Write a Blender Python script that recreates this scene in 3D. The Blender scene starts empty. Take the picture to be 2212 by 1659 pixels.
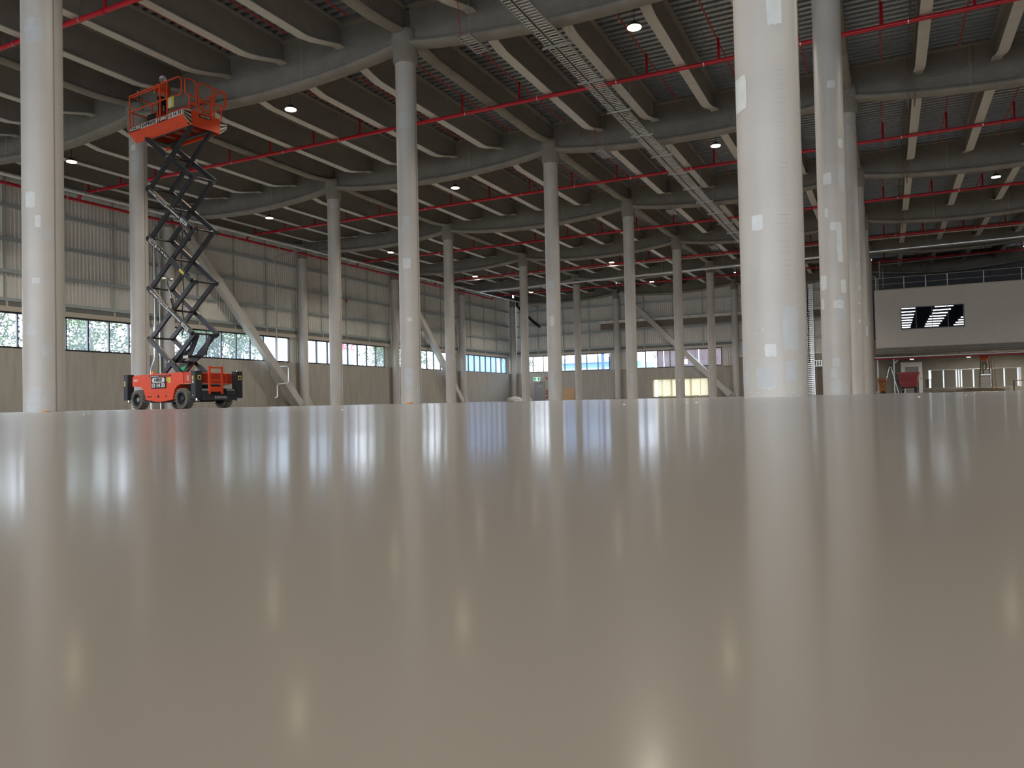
import bpy, bmesh, math, random
from mathutils import Vector, Matrix
PI = math.pi
sc = bpy.context.scene
COL = sc.collection
rnd = random.Random(7)

# ---------------------------------------------------------------- camera
FPX, YAW, PITCH, ROLL, CAMH = 1663.684, 0.45169, 0.02245, -0.02136, 0.015
def _cam():
    f = Vector((-math.sin(YAW)*math.cos(PITCH), math.cos(YAW)*math.cos(PITCH), math.sin(PITCH)))
    r = Vector((math.cos(YAW), math.sin(YAW), 0)); u = r.cross(f)
    c, s = math.cos(ROLL), math.sin(ROLL)
    r2, u2 = r*c + u*s, u*c - r*s
    cd = bpy.data.cameras.new('camera'); cd.sensor_width = 36; cd.sensor_fit = 'HORIZONTAL'
    cd.lens = FPX/2212*36; cd.clip_start = 0.004; cd.clip_end = 600
    cd.dof.use_dof = True; cd.dof.focus_distance = 16; cd.dof.aperture_fstop = 7.1
    o = bpy.data.objects.new('camera', cd); COL.objects.link(o)
    M = Matrix((r2, u2, -f)).transposed().to_4x4(); M.translation = (0, 0, CAMH)
    o.matrix_world = M; sc.camera = o
_cam()

# ---------------------------------------------------------------- sky, sun, exposure
SKY, SUN, LAMP_W, EXPOSURE = 4.6, 2.5, 240.0, 0.85
sc.view_settings.view_transform = 'Standard'
try: sc.view_settings.look = 'None'
except Exception: pass
sc.view_settings.gamma = 1.0
sc.view_settings.exposure = EXPOSURE
sc.view_settings.use_curve_mapping = False
sc.cycles.use_denoising = True
sc.cycles.denoising_input_passes = 'RGB_ALBEDO_NORMAL'
sc.cycles.max_bounces = 9
sc.cycles.diffuse_bounces = 5
sc.cycles.glossy_bounces = 4
sc.cycles.transparent_max_bounces = 12
sc.cycles.transmission_bounces = 4
sc.cycles.sample_clamp_indirect = 5.0
sc.cycles.sample_clamp_direct = 14.0
sc.cycles.caustics_reflective = False
sc.cycles.caustics_refractive = False
w = bpy.data.worlds.new('world'); sc.world = w; w.use_nodes = True
nt = w.node_tree; nt.nodes.clear()
tc = nt.nodes.new('ShaderNodeTexCoord'); sep = nt.nodes.new('ShaderNodeSeparateXYZ')
rmp = nt.nodes.new('ShaderNodeValToRGB')
rmp.color_ramp.elements[0].position = 0.0; rmp.color_ramp.elements[0].color = (0.92, 0.95, 1.0, 1)
rmp.color_ramp.elements[1].position = 0.7; rmp.color_ramp.elements[1].color = (0.62, 0.79, 1.0, 1)
bg = nt.nodes.new('ShaderNodeBackground'); bg.inputs['Strength'].default_value = SKY
out = nt.nodes.new('ShaderNodeOutputWorld')
nt.links.new(tc.outputs['Generated'], sep.inputs[0]); nt.links.new(sep.outputs['Z'], rmp.inputs[0])
nt.links.new(rmp.outputs[0], bg.inputs['Color']); nt.links.new(bg.outputs[0], out.inputs[0])
sl = bpy.data.lights.new('sun', 'SUN'); sl.energy = SUN; sl.angle = 0.01; sl.color = (1, 0.95, 0.86)
so = bpy.data.objects.new('sun', sl); COL.objects.link(so)
so.rotation_euler = Vector((-0.35, 0.45, -0.82)).to_track_quat('-Z', 'Y').to_euler()

# ---------------------------------------------------------------- materials
def mat(name, col, rough=0.6, metal=0.0, var=0.0, vscale=3.0, bump=0.0, bscale=20.0, stretch=None, emis=0.0, spec=0.5, col2=None):
    m = bpy.data.materials.new(name); m.use_nodes = True
    n = m.node_tree; b = n.nodes['Principled BSDF']
    b.inputs['Base Color'].default_value = (*col, 1); b.inputs['Roughness'].default_value = rough
    b.inputs['Metallic'].default_value = metal; b.inputs['Specular IOR Level'].default_value = spec
    if emis:
        b.inputs['Emission Color'].default_value = (*col, 1); b.inputs['Emission Strength'].default_value = emis
    if var or bump:
        t = n.nodes.new('ShaderNodeTexCoord'); mp = n.nodes.new('ShaderNodeMapping')
        if stretch: mp.inputs['Scale'].default_value = stretch
        n.links.new(t.outputs['Object'], mp.inputs[0])
    if var:
        nz = n.nodes.new('ShaderNodeTexNoise'); nz.inputs['Scale'].default_value = vscale; nz.inputs['Detail'].default_value = 6
        cr = n.nodes.new('ShaderNodeValToRGB')
        a = tuple(max(0, c*(1-var)) for c in col); z = col2 or tuple(min(1, c*(1+var)) for c in col)
        cr.color_ramp.elements[0].position = 0.3; cr.color_ramp.elements[1].position = 0.7
        cr.color_ramp.elements[0].color = (*a, 1); cr.color_ramp.elements[1].color = (*z, 1)
        n.links.new(mp.outputs[0], nz.inputs['Vector']); n.links.new(nz.outputs['Fac'], cr.inputs[0])
        n.links.new(cr.outputs[0], b.inputs['Base Color'])
    if bump:
        nb = n.nodes.new('ShaderNodeTexNoise'); nb.inputs['Scale'].default_value = bscale; nb.inputs['Detail'].default_value = 5
        bp = n.nodes.new('ShaderNodeBump'); bp.inputs['Strength'].default_value = bump; bp.inputs['Distance'].default_value = 0.05
        n.links.new(mp.outputs[0], nb.inputs['Vector']); n.links.new(nb.outputs['Fac'], bp.inputs['Height'])
        n.links.new(bp.outputs[0], b.inputs['Normal'])
    return m
M = {}
M['scuff'] = mat('scuff_grey', (0.36, 0.345, 0.33), 0.6)
M['column'] = mat('column_paint', (0.545, 0.525, 0.495), 0.42, var=0.06, vscale=1.2, bump=0.05, bscale=60)
M['patch'] = mat('patch_paint', (0.70, 0.73, 0.735), 0.6, var=0.05, vscale=8)
M['patch_faint'] = mat('patch_paint_faint', (0.545, 0.565, 0.58), 0.5, var=0.05, vscale=8)  # repair paint with the sky's bluish sheen mixed into its colour
M['spray'] = mat('sprayed_fireproofing', (0.275, 0.26, 0.235), 0.9, var=0.12, vscale=1.5, bump=0.6, bscale=14)
M['flange'] = mat('flange_lit_tone', (0.60, 0.59, 0.56), 0.42, var=0.05, vscale=2)  # same paint as the web, lightened for the light on the undersides
M['beam'] = mat('web_shade_tone', (0.30, 0.285, 0.26), 0.6, var=0.05, vscale=2)  # same paint as the flange, darkened for the shade on the webs
M['deck'] = mat('galvanised_deck', (0.50, 0.54, 0.58), 0.34, 0.8, var=0.12, vscale=5, stretch=(3, 1, 1), bump=0.12, bscale=40)
M['shadegirt'] = mat('channel_shade', (0.17, 0.18, 0.17), 0.6)  # girt steel darkened for the shadow in the channel over the lintel
M['girt'] = mat('galvanised_girt', (0.40, 0.45, 0.46), 0.5, 0.2, var=0.08, vscale=5)
M['clad'] = mat('cladding_sheet', (0.74, 0.725, 0.68), 0.55, 0.1, var=0.05, vscale=1.5)
M['shadeclad'] = mat('shaded_cladding', (0.07, 0.075, 0.085), 0.5)  # cladding copy darkened to hold the dim light above the office roof
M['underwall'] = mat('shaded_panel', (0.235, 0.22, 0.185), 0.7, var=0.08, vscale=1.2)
M['trimbeige'] = mat('beige_flashing', (0.52, 0.47, 0.40), 0.5)
M['concrete'] = mat('precast_concrete', (0.405, 0.38, 0.335), 0.75, var=0.10, vscale=1.4, stretch=(2.5, 2.5, 0.35), bump=0.05, bscale=30)
M['frame'] = mat('black_aluminium', (0.02, 0.022, 0.03), 0.35)
M['red'] = mat('red_pipe_paint', (0.56, 0.012, 0.03), 0.32)
M['redrust'] = mat('red_branch_paint', (0.46, 0.02, 0.025), 0.4)
M['zinc'] = mat('bright_zinc', (0.62, 0.64, 0.64), 0.3, 0.85)
M['zincdull'] = mat('zinc_tray', (0.50, 0.50, 0.48), 0.42, 0.7)
M['white'] = mat('white_paint', (0.78, 0.78, 0.76), 0.45)
M['black'] = mat('black_rubber', (0.02, 0.02, 0.022), 0.55)
M['tyre'] = mat('dusty_tyre', (0.15, 0.14, 0.125), 0.9, var=0.35, vscale=9)
M['lug'] = mat('dusty_lug', (0.30, 0.285, 0.255), 0.9, var=0.3, vscale=12)
M['dark'] = mat('charcoal_steel', (0.028, 0.033, 0.042), 0.42)
M['orange'] = mat('orange_red_paint', (0.86, 0.085, 0.025), 0.42, var=0.05, vscale=3)
M['orangedk'] = mat('orange_red_worn', (0.66, 0.06, 0.022), 0.5, var=0.1, vscale=5)
M['yellow'] = mat('yellow_sticker', (0.75, 0.6, 0.12), 0.5)
M['chrome'] = mat('chrome_rod', (0.8, 0.8, 0.8), 0.15, 1.0)
M['ink'] = mat('black_ink', (0.012, 0.012, 0.014), 0.5)
M['signwhite'] = mat('sign_white', (0.82, 0.82, 0.80), 0.4)
M['amber'] = mat('amber_lens', (0.8, 0.25, 0.03), 0.25)
M['green'] = mat('exit_green', (0.02, 0.42, 0.16), 0.5, emis=0.25)
M['exitwhite'] = mat('exit_white', (0.85, 0.9, 0.85), 0.5, emis=0.5)
M['lens'] = mat('lamp_lens', (1.0, 0.82, 0.56), 0.4, emis=14.0)
M['officewall'] = mat('office_panel', (0.70, 0.66, 0.61), 0.5, var=0.03, vscale=2)
M['ply'] = mat('plywood', (0.55, 0.36, 0.19), 0.7, var=0.1, vscale=2, stretch=(1, 1, 8))
M['timber'] = mat('timber_board', (0.42, 0.30, 0.18), 0.75, var=0.25, vscale=3)
M['redplastic'] = mat('red_plastic', (0.50, 0.035, 0.035), 0.4, var=0.06, vscale=3)
M['rust'] = mat('rusty_orange', (0.50, 0.18, 0.04), 0.6, var=0.3, vscale=5)
M['doorgrey'] = mat('door_grey', (0.30, 0.28, 0.27), 0.5)
M['wrap'] = mat('cream_wrap', (0.70, 0.66, 0.56), 0.6, var=0.12, vscale=6)
M['hivis'] = mat('hivis_orange', (0.85, 0.12, 0.03), 0.8)
M['khaki'] = mat('khaki_cloth', (0.32, 0.27, 0.17), 0.9, var=0.1, vscale=9)
M['navy'] = mat('dark_cloth', (0.012, 0.013, 0.02), 0.9)
M['skin'] = mat('skin', (0.50, 0.28, 0.19), 0.55)
M['hair'] = mat('hair', (0.03, 0.02, 0.015), 0.7)
M['helmet'] = mat('white_helmet', (0.80, 0.80, 0.84), 0.35)
M['copper'] = mat('copper_pipe', (0.55, 0.25, 0.14), 0.4, 0.6)
M['ground'] = mat('outside_paving', (0.42, 0.40, 0.36), 0.9, var=0.12, vscale=0.3)
M['lawn'] = mat('outside_lawn', (0.12, 0.17, 0.05), 0.95, var=0.3, vscale=0.6)
M['leaf'] = mat('leaf_green', (0.022, 0.05, 0.006), 0.8, spec=0.08, var=0.4, vscale=0.8, col2=(0.085, 0.12, 0.015))
M['bark'] = mat('bark', (0.06, 0.055, 0.05), 0.9, var=0.3, vscale=4)
M['shedwall'] = mat('pale_shed_wall', (0.66, 0.70, 0.76), 0.6)
M['shedroof'] = mat('blue_shed_roof', (0.24, 0.38, 0.58), 0.6)
M['shedred'] = mat('red_letter', (0.40, 0.01, 0.015), 0.6)
M['blueshed'] = mat('blue_grey_haze', (0.10, 0.22, 0.45), 0.6)
M['bluepipe'] = mat('blue_pipe', (0.01, 0.05, 0.22), 0.5)
M['brick'] = mat('clay_brick', (0.075, 0.03, 0.022), 0.85, var=0.3, vscale=2)
M['slab'] = mat('roof_slab', (0.3, 0.3, 0.3), 0.9)
M['brown'] = mat('brown_panel', (0.20, 0.17, 0.135), 0.7, var=0.1, vscale=2)
M['lightspray'] = mat('pale_spray', (0.80, 0.78, 0.74), 0.9, var=0.2, vscale=2, bump=0.6, bscale=10)
M['floorfilm'] = mat('dust_chip', (0.72, 0.70, 0.66), 0.8)
M['hubmetal'] = mat('hub_metal', (0.30, 0.36, 0.33), 0.5, 0.4)
M['zincrung'] = mat('zinc_rung', (0.78, 0.78, 0.76), 0.35, 0.3)
M['dust'] = mat('tan_dust', (0.42, 0.34, 0.27), 0.8)
M['trousers'] = M['khaki']

def glass_mat(name, haze, tint=(0.93, 0.96, 1.0), scale=2.0, tcol=(0.80, 0.87, 0.98)):
    m = bpy.data.materials.new(name); m.use_nodes = True
    n = m.node_tree; n.nodes.clear()
    o = n.nodes.new('ShaderNodeOutputMaterial'); tr = n.nodes.new('ShaderNodeBsdfTransparent'); tl = n.nodes.new('ShaderNodeBsdfTranslucent')
    gl = n.nodes.new('ShaderNodeBsdfGlossy'); gl.inputs['Roughness'].default_value = 0.05
    tr.inputs[0].default_value = (*tint, 1); tl.inputs[0].default_value = (*tcol, 1)
    t = n.nodes.new('ShaderNodeTexCoord'); mp = n.nodes.new('ShaderNodeMapping'); mp.inputs['Scale'].default_value = (scale, scale, scale*0.4)
    nz = n.nodes.new('ShaderNodeTexNoise'); nz.inputs['Scale'].default_value = 1.0; nz.inputs['Detail'].default_value = 8; nz.inputs['Roughness'].default_value = 0.7
    mr = n.nodes.new('ShaderNodeMapRange'); mr.inputs['From Min'].default_value = 0.3; mr.inputs['From Max'].default_value = 0.75
    mr.inputs['To Min'].default_value = haze*0.4; mr.inputs['To Max'].default_value = haze*1.5
    mx = n.nodes.new('ShaderNodeMixShader'); lw = n.nodes.new('ShaderNodeLayerWeight'); fr = n.nodes.new('ShaderNodeMath'); fr.operation = 'POWER'; fr.inputs[1].default_value = 5.0
    n.links.new(lw.outputs['Facing'], fr.inputs[0])
    mx2 = n.nodes.new('ShaderNodeMixShader')
    L = n.links.new
    L(t.outputs['Object'], mp.inputs[0]); L(mp.outputs[0], nz.inputs['Vector']); L(nz.outputs['Fac'], mr.inputs['Value'])
    L(mr.outputs[0], mx.inputs[0]); L(tr.outputs[0], mx.inputs[1]); L(tl.outputs[0], mx.inputs[2])
    L(fr.outputs[0], mx2.inputs[0]); L(mx.outputs[0], mx2.inputs[1]); L(gl.outputs[0], mx2.inputs[2]); L(mx2.outputs[0], o.inputs[0])
    return m
M['pane'] = glass_mat('dusty_window_glass', 0.06)
M['panebright'] = glass_mat('clear_window_glass', 0.04)
def translucent(name, col, mixf=0.5):
    m = bpy.data.materials.new(name); m.use_nodes = True
    n = m.node_tree; n.nodes.clear()
    o = n.nodes.new('ShaderNodeOutputMaterial'); d = n.nodes.new('ShaderNodeBsdfDiffuse'); t = n.nodes.new('ShaderNodeBsdfTranslucent'); x = n.nodes.new('ShaderNodeMixShader')
    d.inputs[0].default_value = (*col, 1); t.inputs[0].default_value = (*col, 1); x.inputs[0].default_value = mixf
    n.links.new(d.outputs[0], x.inputs[1]); n.links.new(t.outputs[0], x.inputs[2]); n.links.new(x.outputs[0], o.inputs[0])
    return m
M['translip'] = translucent('translucent_strip', (0.92, 0.92, 0.90), 0.7)
M['cream'] = translucent('cream_louvre', (0.86, 0.80, 0.60), 0.5)
M['leaf'] = M['leaf']

def floor_mat():
    m = bpy.data.materials.new('polished_slab'); m.use_nodes = True
    n = m.node_tree; b = n.nodes['Principled BSDF']; L = n.links.new
    t = n.nodes.new('ShaderNodeTexCoord')
    nz = n.nodes.new('ShaderNodeTexNoise'); nz.inputs['Scale'].default_value = 0.35; nz.inputs['Detail'].default_value = 5
    cr = n.nodes.new('ShaderNodeValToRGB')
    cr.color_ramp.elements[0].position = 0.3; cr.color_ramp.elements[1].position = 0.7
    cr.color_ramp.elements[0].color = (0.25, 0.228, 0.20, 1); cr.color_ramp.elements[1].color = (0.295, 0.27, 0.24, 1)
    L(t.outputs['Object'], nz.inputs['Vector']); L(nz.outputs['Fac'], cr.inputs[0])
    n.nodes.remove(b); N = n.nodes.new
    df, g1, g2, gm_, mx, fr = N('ShaderNodeBsdfDiffuse'), N('ShaderNodeBsdfGlossy'), N('ShaderNodeBsdfGlossy'), N('ShaderNodeMixShader'), N('ShaderNodeMixShader'), N('ShaderNodeFresnel')
    g1.inputs['Roughness'].default_value = 0.13; g2.inputs['Roughness'].default_value = 0.30; gm_.inputs[0].default_value = 0.38
    fr.inputs[0].default_value = 1.5
    nb, bp = N('ShaderNodeTexNoise'), N('ShaderNodeBump')
    nb.inputs['Scale'].default_value = 3.0; nb.inputs['Detail'].default_value = 1.0; bp.inputs['Strength'].default_value = 1.0; bp.inputs['Distance'].default_value = 0.002
    L(t.outputs['Object'], nb.inputs['Vector']); L(nb.outputs['Fac'], bp.inputs['Height']); L(bp.outputs[0], g1.inputs['Normal']); L(bp.outputs[0], g2.inputs['Normal'])
    L(cr.outputs[0], df.inputs[0]); L(g1.outputs[0], gm_.inputs[1]); L(g2.outputs[0], gm_.inputs[2])
    L(fr.outputs[0], mx.inputs[0]); L(df.outputs[0], mx.inputs[1]); L(gm_.outputs[0], mx.inputs[2]); L(mx.outputs[0], n.nodes['Material Output'].inputs[0])
    return m
M['floor'] = floor_mat()

# ---------------------------------------------------------------- mesh helpers
class MB:
    def __init__(s): s.v = []; s.f = []; s.sm = []
    def add(s, vs, fs, smooth=False):
        o = len(s.v); s.v += [tuple(p) for p in vs]
        for f in fs: s.f.append(tuple(i+o for i in f)); s.sm.append(smooth)
        return s
    def box(s, x0, x1, y0, y1, z0, z1):
        return s.add([(x0,y0,z0),(x1,y0,z0),(x1,y1,z0),(x0,y1,z0),(x0,y0,z1),(x1,y0,z1),(x1,y1,z1),(x0,y1,z1)],
                     [(0,3,2,1),(4,5,6,7),(0,1,5,4),(1,2,6,5),(2,3,7,6),(3,0,4,7)])
    def bar(s, p, q, a, b, up=(0,0,1)):
        p, q = Vector(p), Vector(q); d = (q-p).normalized(); u = Vector(up)
        x = d.cross(u)
        if x.length < 1e-4: x = d.cross(Vector((1,0,0)))
        x.normalize(); y = x.cross(d).normalized()
        vs = []
        for c in (p, q):
            for i, j in ((-1,-1),(1,-1),(1,1),(-1,1)): vs.append(c + x*(a/2*i) + y*(b/2*j))
        return s.add(vs, [(0,1,2,3),(7,6,5,4),(0,4,5,1),(1,5,6,2),(2,6,7,3),(3,7,4,0)])
    def tube(s, pts, r, n=8, caps=True, closed=False):
        P = [Vector(p) for p in pts]; k = len(P); rs = r if isinstance(r, (list, tuple)) else [r]*k
        prev = None; vs = []
        for i in range(k):
            if closed: d = P[(i+1) % k] - P[i-1]
            else: d = P[min(i+1, k-1)] - P[max(i-1, 0)]
            d.normalize()
            if prev is None:
                x = d.cross(Vector((0,0,1)))
                if x.length < 1e-3: x = d.cross(Vector((1,0,0)))
            else: x = prev - d*prev.dot(d)
            x.normalize(); prev = x; y = d.cross(x)
            for j in range(n):
                a = 2*PI*j/n; vs.append(P[i] + (x*math.cos(a) + y*math.sin(a))*rs[i])
        fs = []
        for i in range(k if closed else k-1):
            i2 = (i+1) % k
            for j in range(n): fs.append((i*n+j, i*n+(j+1)%n, i2*n+(j+1)%n, i2*n+j))
        s.add(vs, fs, True)
        if caps and not closed:
            o = len(s.v)-k*n
            s.f.append(tuple(o+j for j in reversed(range(n)))); s.sm.append(False)
            s.f.append(tuple(o+(k-1)*n+j for j in range(n))); s.sm.append(False)
        return s
    def lathe(s, prof, c=(0,0,0), n=24, axis='z', caps=True):
        vs = []
        for r, h in prof:
            for j in range(n):
                a = 2*PI*j/n; u, v = r*math.cos(a), r*math.sin(a)
                if axis == 'z': vs.append((c[0]+u, c[1]+v, c[2]+h))
                elif axis == 'y': vs.append((c[0]+v, c[1]+h, c[2]+u))
                else: vs.append((c[0]+h, c[1]+u, c[2]+v))
        fs = []
        for i in range(len(prof)-1):
            for j in range(n): fs.append((i*n+j, i*n+(j+1)%n, (i+1)*n+(j+1)%n, (i+1)*n+j))
        s.add(vs, fs, True)
        if caps:
            o = len(s.v)-len(prof)*n
            s.f.append(tuple(o+j for j in reversed(range(n)))); s.sm.append(False)
            s.f.append(tuple(o+(len(prof)-1)*n+j for j in range(n))); s.sm.append(False)
        return s
    def prism(s, poly, vec):
        k = len(poly); v = Vector(vec); P = [Vector(p) for p in poly]
        s.add(P + [p+v for p in P], [tuple(reversed(range(k))), tuple(range(k, 2*k))] + [(i, (i+1)%k, (i+1)%k+k, i+k) for i in range(k)])
        return s
    def mesh(s, name, m):
        me = bpy.data.meshes.new(name); me.from_pydata(s.v, [], s.f)
        me.polygons.foreach_set('use_smooth', s.sm)
        if any(s.sm):
            try: me.set_sharp_from_angle(angle=math.radians(42))
            except Exception: pass
        bm = bmesh.new(); bm.from_mesh(me); bmesh.ops.recalc_face_normals(bm, faces=bm.faces); bm.to_mesh(me); bm.free()
        if m: me.materials.append(M[m] if isinstance(m, str) else m)
        return me
    def build(s, name, m, parent=None, **kw):
        return link(name, s.mesh(name, m), parent, **kw)
def link(name, me, parent=None, label=None, cat=None, group=None, kind=None, loc=None, rot=None):
    o = bpy.data.objects.new(name, me); COL.objects.link(o)
    if parent is not None: o.parent = parent
    if loc is not None: o.location = loc
    if rot is not None: o.rotation_euler = rot
    tag(o, label, cat, group, kind); return o
def tag(o, label=None, cat=None, group=None, kind=None):
    if label: o['label'] = label
    if cat: o['category'] = cat
    if group: o['group'] = group
    if kind: o['kind'] = kind
    return o
def thing(name, label, cat, loc=(0,0,0), rz=0.0, group=None, kind=None):
    return link(name, None, None, label, cat, group, kind, loc, (0,0,rz))
def arc_pts(c, r, a0, a1, n, plane='xz', other=0.0):
    res = []
    for i in range(n+1):
        a = a0+(a1-a0)*i/n; u, v = c[0]+r*math.cos(a), c[1]+r*math.sin(a)
        res.append((u, other, v) if plane == 'xz' else (other, u, v))
    return res
_txt = {}
def text_mesh(body, size, thick=0.02, depth=0.002):
    cu = bpy.data.curves.new('txt', 'FONT'); cu.body = body; cu.size = size; cu.offset = thick*size; cu.extrude = depth
    cu.align_x = 'CENTER'; cu.align_y = 'CENTER'; cu.resolution_u = 2
    o = bpy.data.objects.new('txt', cu); COL.objects.link(o)
    dg = bpy.context.evaluated_depsgraph_get(); me = bpy.data.meshes.new_from_object(o.evaluated_get(dg))
    bpy.data.objects.remove(o); bpy.data.curves.remove(cu)
    return me
def text(name, body, size, mtl, parent, M4, width=None, thick=0.02):
    me = text_mesh(body, size, thick+.018)
    xs = [v.co.x for v in me.vertices]
    if width and xs:
        k = width/(max(xs)-min(xs)); c = (max(xs)+min(xs))/2
        for v in me.vertices: v.co.x = (v.co.x-c)*k
    me.transform(M4); me.materials.clear(); me.materials.append(M[mtl])
    return link(name, me, parent)
def frame_mtx(o, x, y):
    x, y = Vector(x).normalized(), Vector(y).normalized(); z = x.cross(y)
    m = Matrix((x, y, z)).transposed().to_4x4(); m.translation = o; return m

# ---------------------------------------------------------------- grid of the hall
RX = [-1.138-13.222*i for i in range(4)]           # row 0 .. row 3
GY = [9.27+12.568*j for j in range(7)]
WX, EY, ZD, YR = -41.18, 85.05, 13.46, -30.0
ORD = ['first', 'second', 'third', 'fourth', 'fifth', 'sixth', 'seventh', 'eighth', 'ninth', 'tenth', 'eleventh', 'twelfth']
XORD = ['thirteenth', 'fourteenth', 'fifteenth', 'sixteenth', 'seventeenth', 'eighteenth', 'nineteenth']
NUM = ['one', 'two', 'three', 'four', 'five', 'six']

# floor, roof
MB().box(-41.4, 25.6, YR, 85.3, -0.25, 0).build('floor', 'floor', kind='structure', label='polished grey concrete slab across the whole hall', cat='floor')
prof = []
b = MB(); y = YR; vs = []
while y < 85.2:
    vs += [(y, ZD), (y+0.17, ZD), (y+0.185, ZD+0.11), (y+0.345, ZD+0.11)]; y += 0.36
k = len(vs); V = [(-41.4, a, z) for a, z in vs] + [(25.6, a, z) for a, z in vs]
b.add(V, [(i, i+1, i+1+k, i+k) for i in range(k-1)])
b.build('ceiling', 'deck', kind='structure', label='ribbed galvanised steel decking spanning above all the roof beams', cat='ceiling')
MB().box(-41.5, 25.7, YR, 85.4, ZD+0.14, ZD+0.4).build('roof_slab', 'slab', kind='structure', label='concrete slab over the ribbed steel decking', cat='roof')

# ---------------------------------------------------------------- wall builders
def corrugated(length, z0, z1, pitch=0.2285, rib=0.05, depth=0.05):
    pts = []; t = 0.0
    while t < length-0.01:
        for dt, h in ((0, 0), (pitch-rib*1.6, 0), (pitch-rib*1.3, depth), (pitch-rib*0.3, depth)):
            if t+dt < length: pts.append((t+dt, h))
        t += pitch
    pts.append((length, 0)); k = len(pts)
    m = MB(); m.add([(a, h, z0) for a, h in pts] + [(a, h, z1) for a, h in pts], [(i, i+1, i+1+k, i+k) for i in range(k-1)])
    return m
def place(mb, origin, dirv, nrm):
    """local x -> dirv, local y -> nrm (into the hall)"""
    o, d, n = Vector(origin), Vector(dirv), Vector(nrm)
    mb.v = [tuple(o + d*x + n*y + Vector((0,0,z))) for x, y, z in mb.v]; return mb
win_n = [0]
def wall_bay(parent, origin, d, n, L, win=None, girts=(5.92, 7.42, 9.12, 10.9), ztop=13.4, sill=3.36, wz=(3.4, 5.26), npan=8, brid=(2.8, 5.95, 9.05), wlabel='', pane='pane', hole=None):
    """one bay of an outside wall; local x along the wall, y into the hall, wall line at y = 0"""
    P = lambda m: place(m, origin, d, n)
    if hole:
        h0, h1, hz0, hz1 = hole
        P(MB().box(0.012, h0, -0.2, 0.0, 0, sill).box(h1, L-0.012, -0.2, 0.0, 0, sill).box(h0, h1, -0.2, 0, 0, hz0).box(h0, h1, -0.2, 0, hz1, sill)).build('concrete_panel', 'concrete', parent)
    else: P(MB().box(0.012, L-0.012, -0.2, 0.0, 0, sill)).build('concrete_panel', 'concrete', parent)
    zc = wz[1]+0.12 if win else sill
    P(corrugated(L, zc, ztop)).v
    m = corrugated(L, zc, ztop); m.v = [(x, y-0.26, z) for x, y, z in m.v]; P(m).build('cladding_sheet', 'clad', parent)
    for g in girts:
        q = MB(); q.box(0.3, L-0.3, -0.2, -0.0, g+0.075, g+0.09); q.box(0.3, L-0.3, -0.2, 0.0, g-0.09, g-0.075)
        q.box(0.3, L-0.3, -0.012, 0.0, g-0.075, g+0.075); q.box(0.3, L-0.3, 0.0, 0.008, g-0.01, g+0.01)
        P(q).build('girt', 'girt', parent)
    gz = list(girts)+[13.0]
    for bx in brid:
        for g0, g1 in zip(gz[:-1], gz[1:]):
            P(MB().box(bx-0.035, bx+0.035, -0.16, -0.1, g0+0.09, g1-0.09)).build('bridging_bar', 'girt', parent)
        P(MB().box(bx-0.05, bx+0.05, -0.06, 0.005, girts[0]-0.36, girts[0]-0.1)).build('bridging_foot', 'trimbeige', parent)
    if win:
        a, e = win
        # cladding returns beside the window
        for s0, s1 in ((0.0, a-0.03), (e+0.03, L)):
            if s1-s0 > 0.15:
                m = corrugated(s1-s0, sill, wz[1]+0.14); m.v = [(x+s0, y-0.2, z) for x, y, z in m.v]; P(m).build('cladding_sheet', 'clad', parent)
        P(MB().box(0.0, L, -0.36, -0.3, wz[1], ztop)).build('backing_sheet', 'clad', parent)
        P(MB().box(0.3, L-0.3, -0.22, 0.02, wz[1]+0.03, wz[1]+0.3)).build('lintel', 'trimbeige', parent)
        q = MB(); q.box(0.3, L-0.3, -0.2, -0.04, wz[1]+0.3, girts[0]-0.1); P(q).build('lintel_channel', 'shadegirt', parent)
        win_n[0] += 1
        wo = thing('window_%d' % win_n[0], wlabel, 'window', kind='structure')
        f = MB(); z0, z1 = wz
        f.box(a-0.03, e+0.03, -0.16, 0.0, z1-0.075, z1+0.03); f.box(a-0.03, e+0.03, -0.16, 0.0, z0-0.04, z0+0.05)
        P(f).build('window_frame', 'frame', wo)
        pw = (e-a)/npan
        for i in range(npan+1):
            P(MB().box(a+i*pw-0.035, a+i*pw+0.035, -0.16, -0.005, z0+0.05, z1-0.075)).build('mullion', 'frame', wo)
        for i in range(npan):
            P(MB().box(a+i*pw+0.035, a+(i+1)*pw-0.035, -0.1, -0.094, z0+0.05, z1-0.075)).build('pane', pane, wo)
wl = thing('wall_left', 'long outside wall of concrete panels, ribbed sheets and girts', 'wall', kind='structure')
for j in range(-4, 6):
    y0 = 9.27+12.568*j
    if j < 0:
        place(MB().box(0, 12.568, -0.2, 0, 0, 13.4), (WX, y0, 0), (0,1,0), (1,0,0)).build('concrete_panel', 'concrete', wl); continue
    lab = {0: 'window strip nearest the camera on the long wall', 1: 'window strip showing beside the first grey column and the lift, pale haze outside',
           2: 'window strip behind the scissor lift with green trees outside', 3: 'window strip with red letters on a shed outside',
           4: 'window strip crossed by the second wall brace', 5: 'window strip nearest the far corner with blue haze'}[j]
    wall_bay(wl, (WX, y0, 0), (0,1,0), (1,0,0), 12.568, win=(0.68, 11.36), wlabel=lab)
wb = thing('wall_back', 'far end wall of concrete panels, ribbed sheets and girts', 'wall', kind='structure')
d, n = (1,0,0), (0,-1,0)
wall_bay(wb, (RX[3], EY, 0), d, n, 13.222, win=(1.02, 12.1), sill=3.42, wz=(3.46, 5.38), girts=(6.05, 7.84, 9.12, 10.88), brid=(3.1, 6.4, 9.7), wlabel='end wall window strip with pale blue shed outside', pane='panebright')
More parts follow.
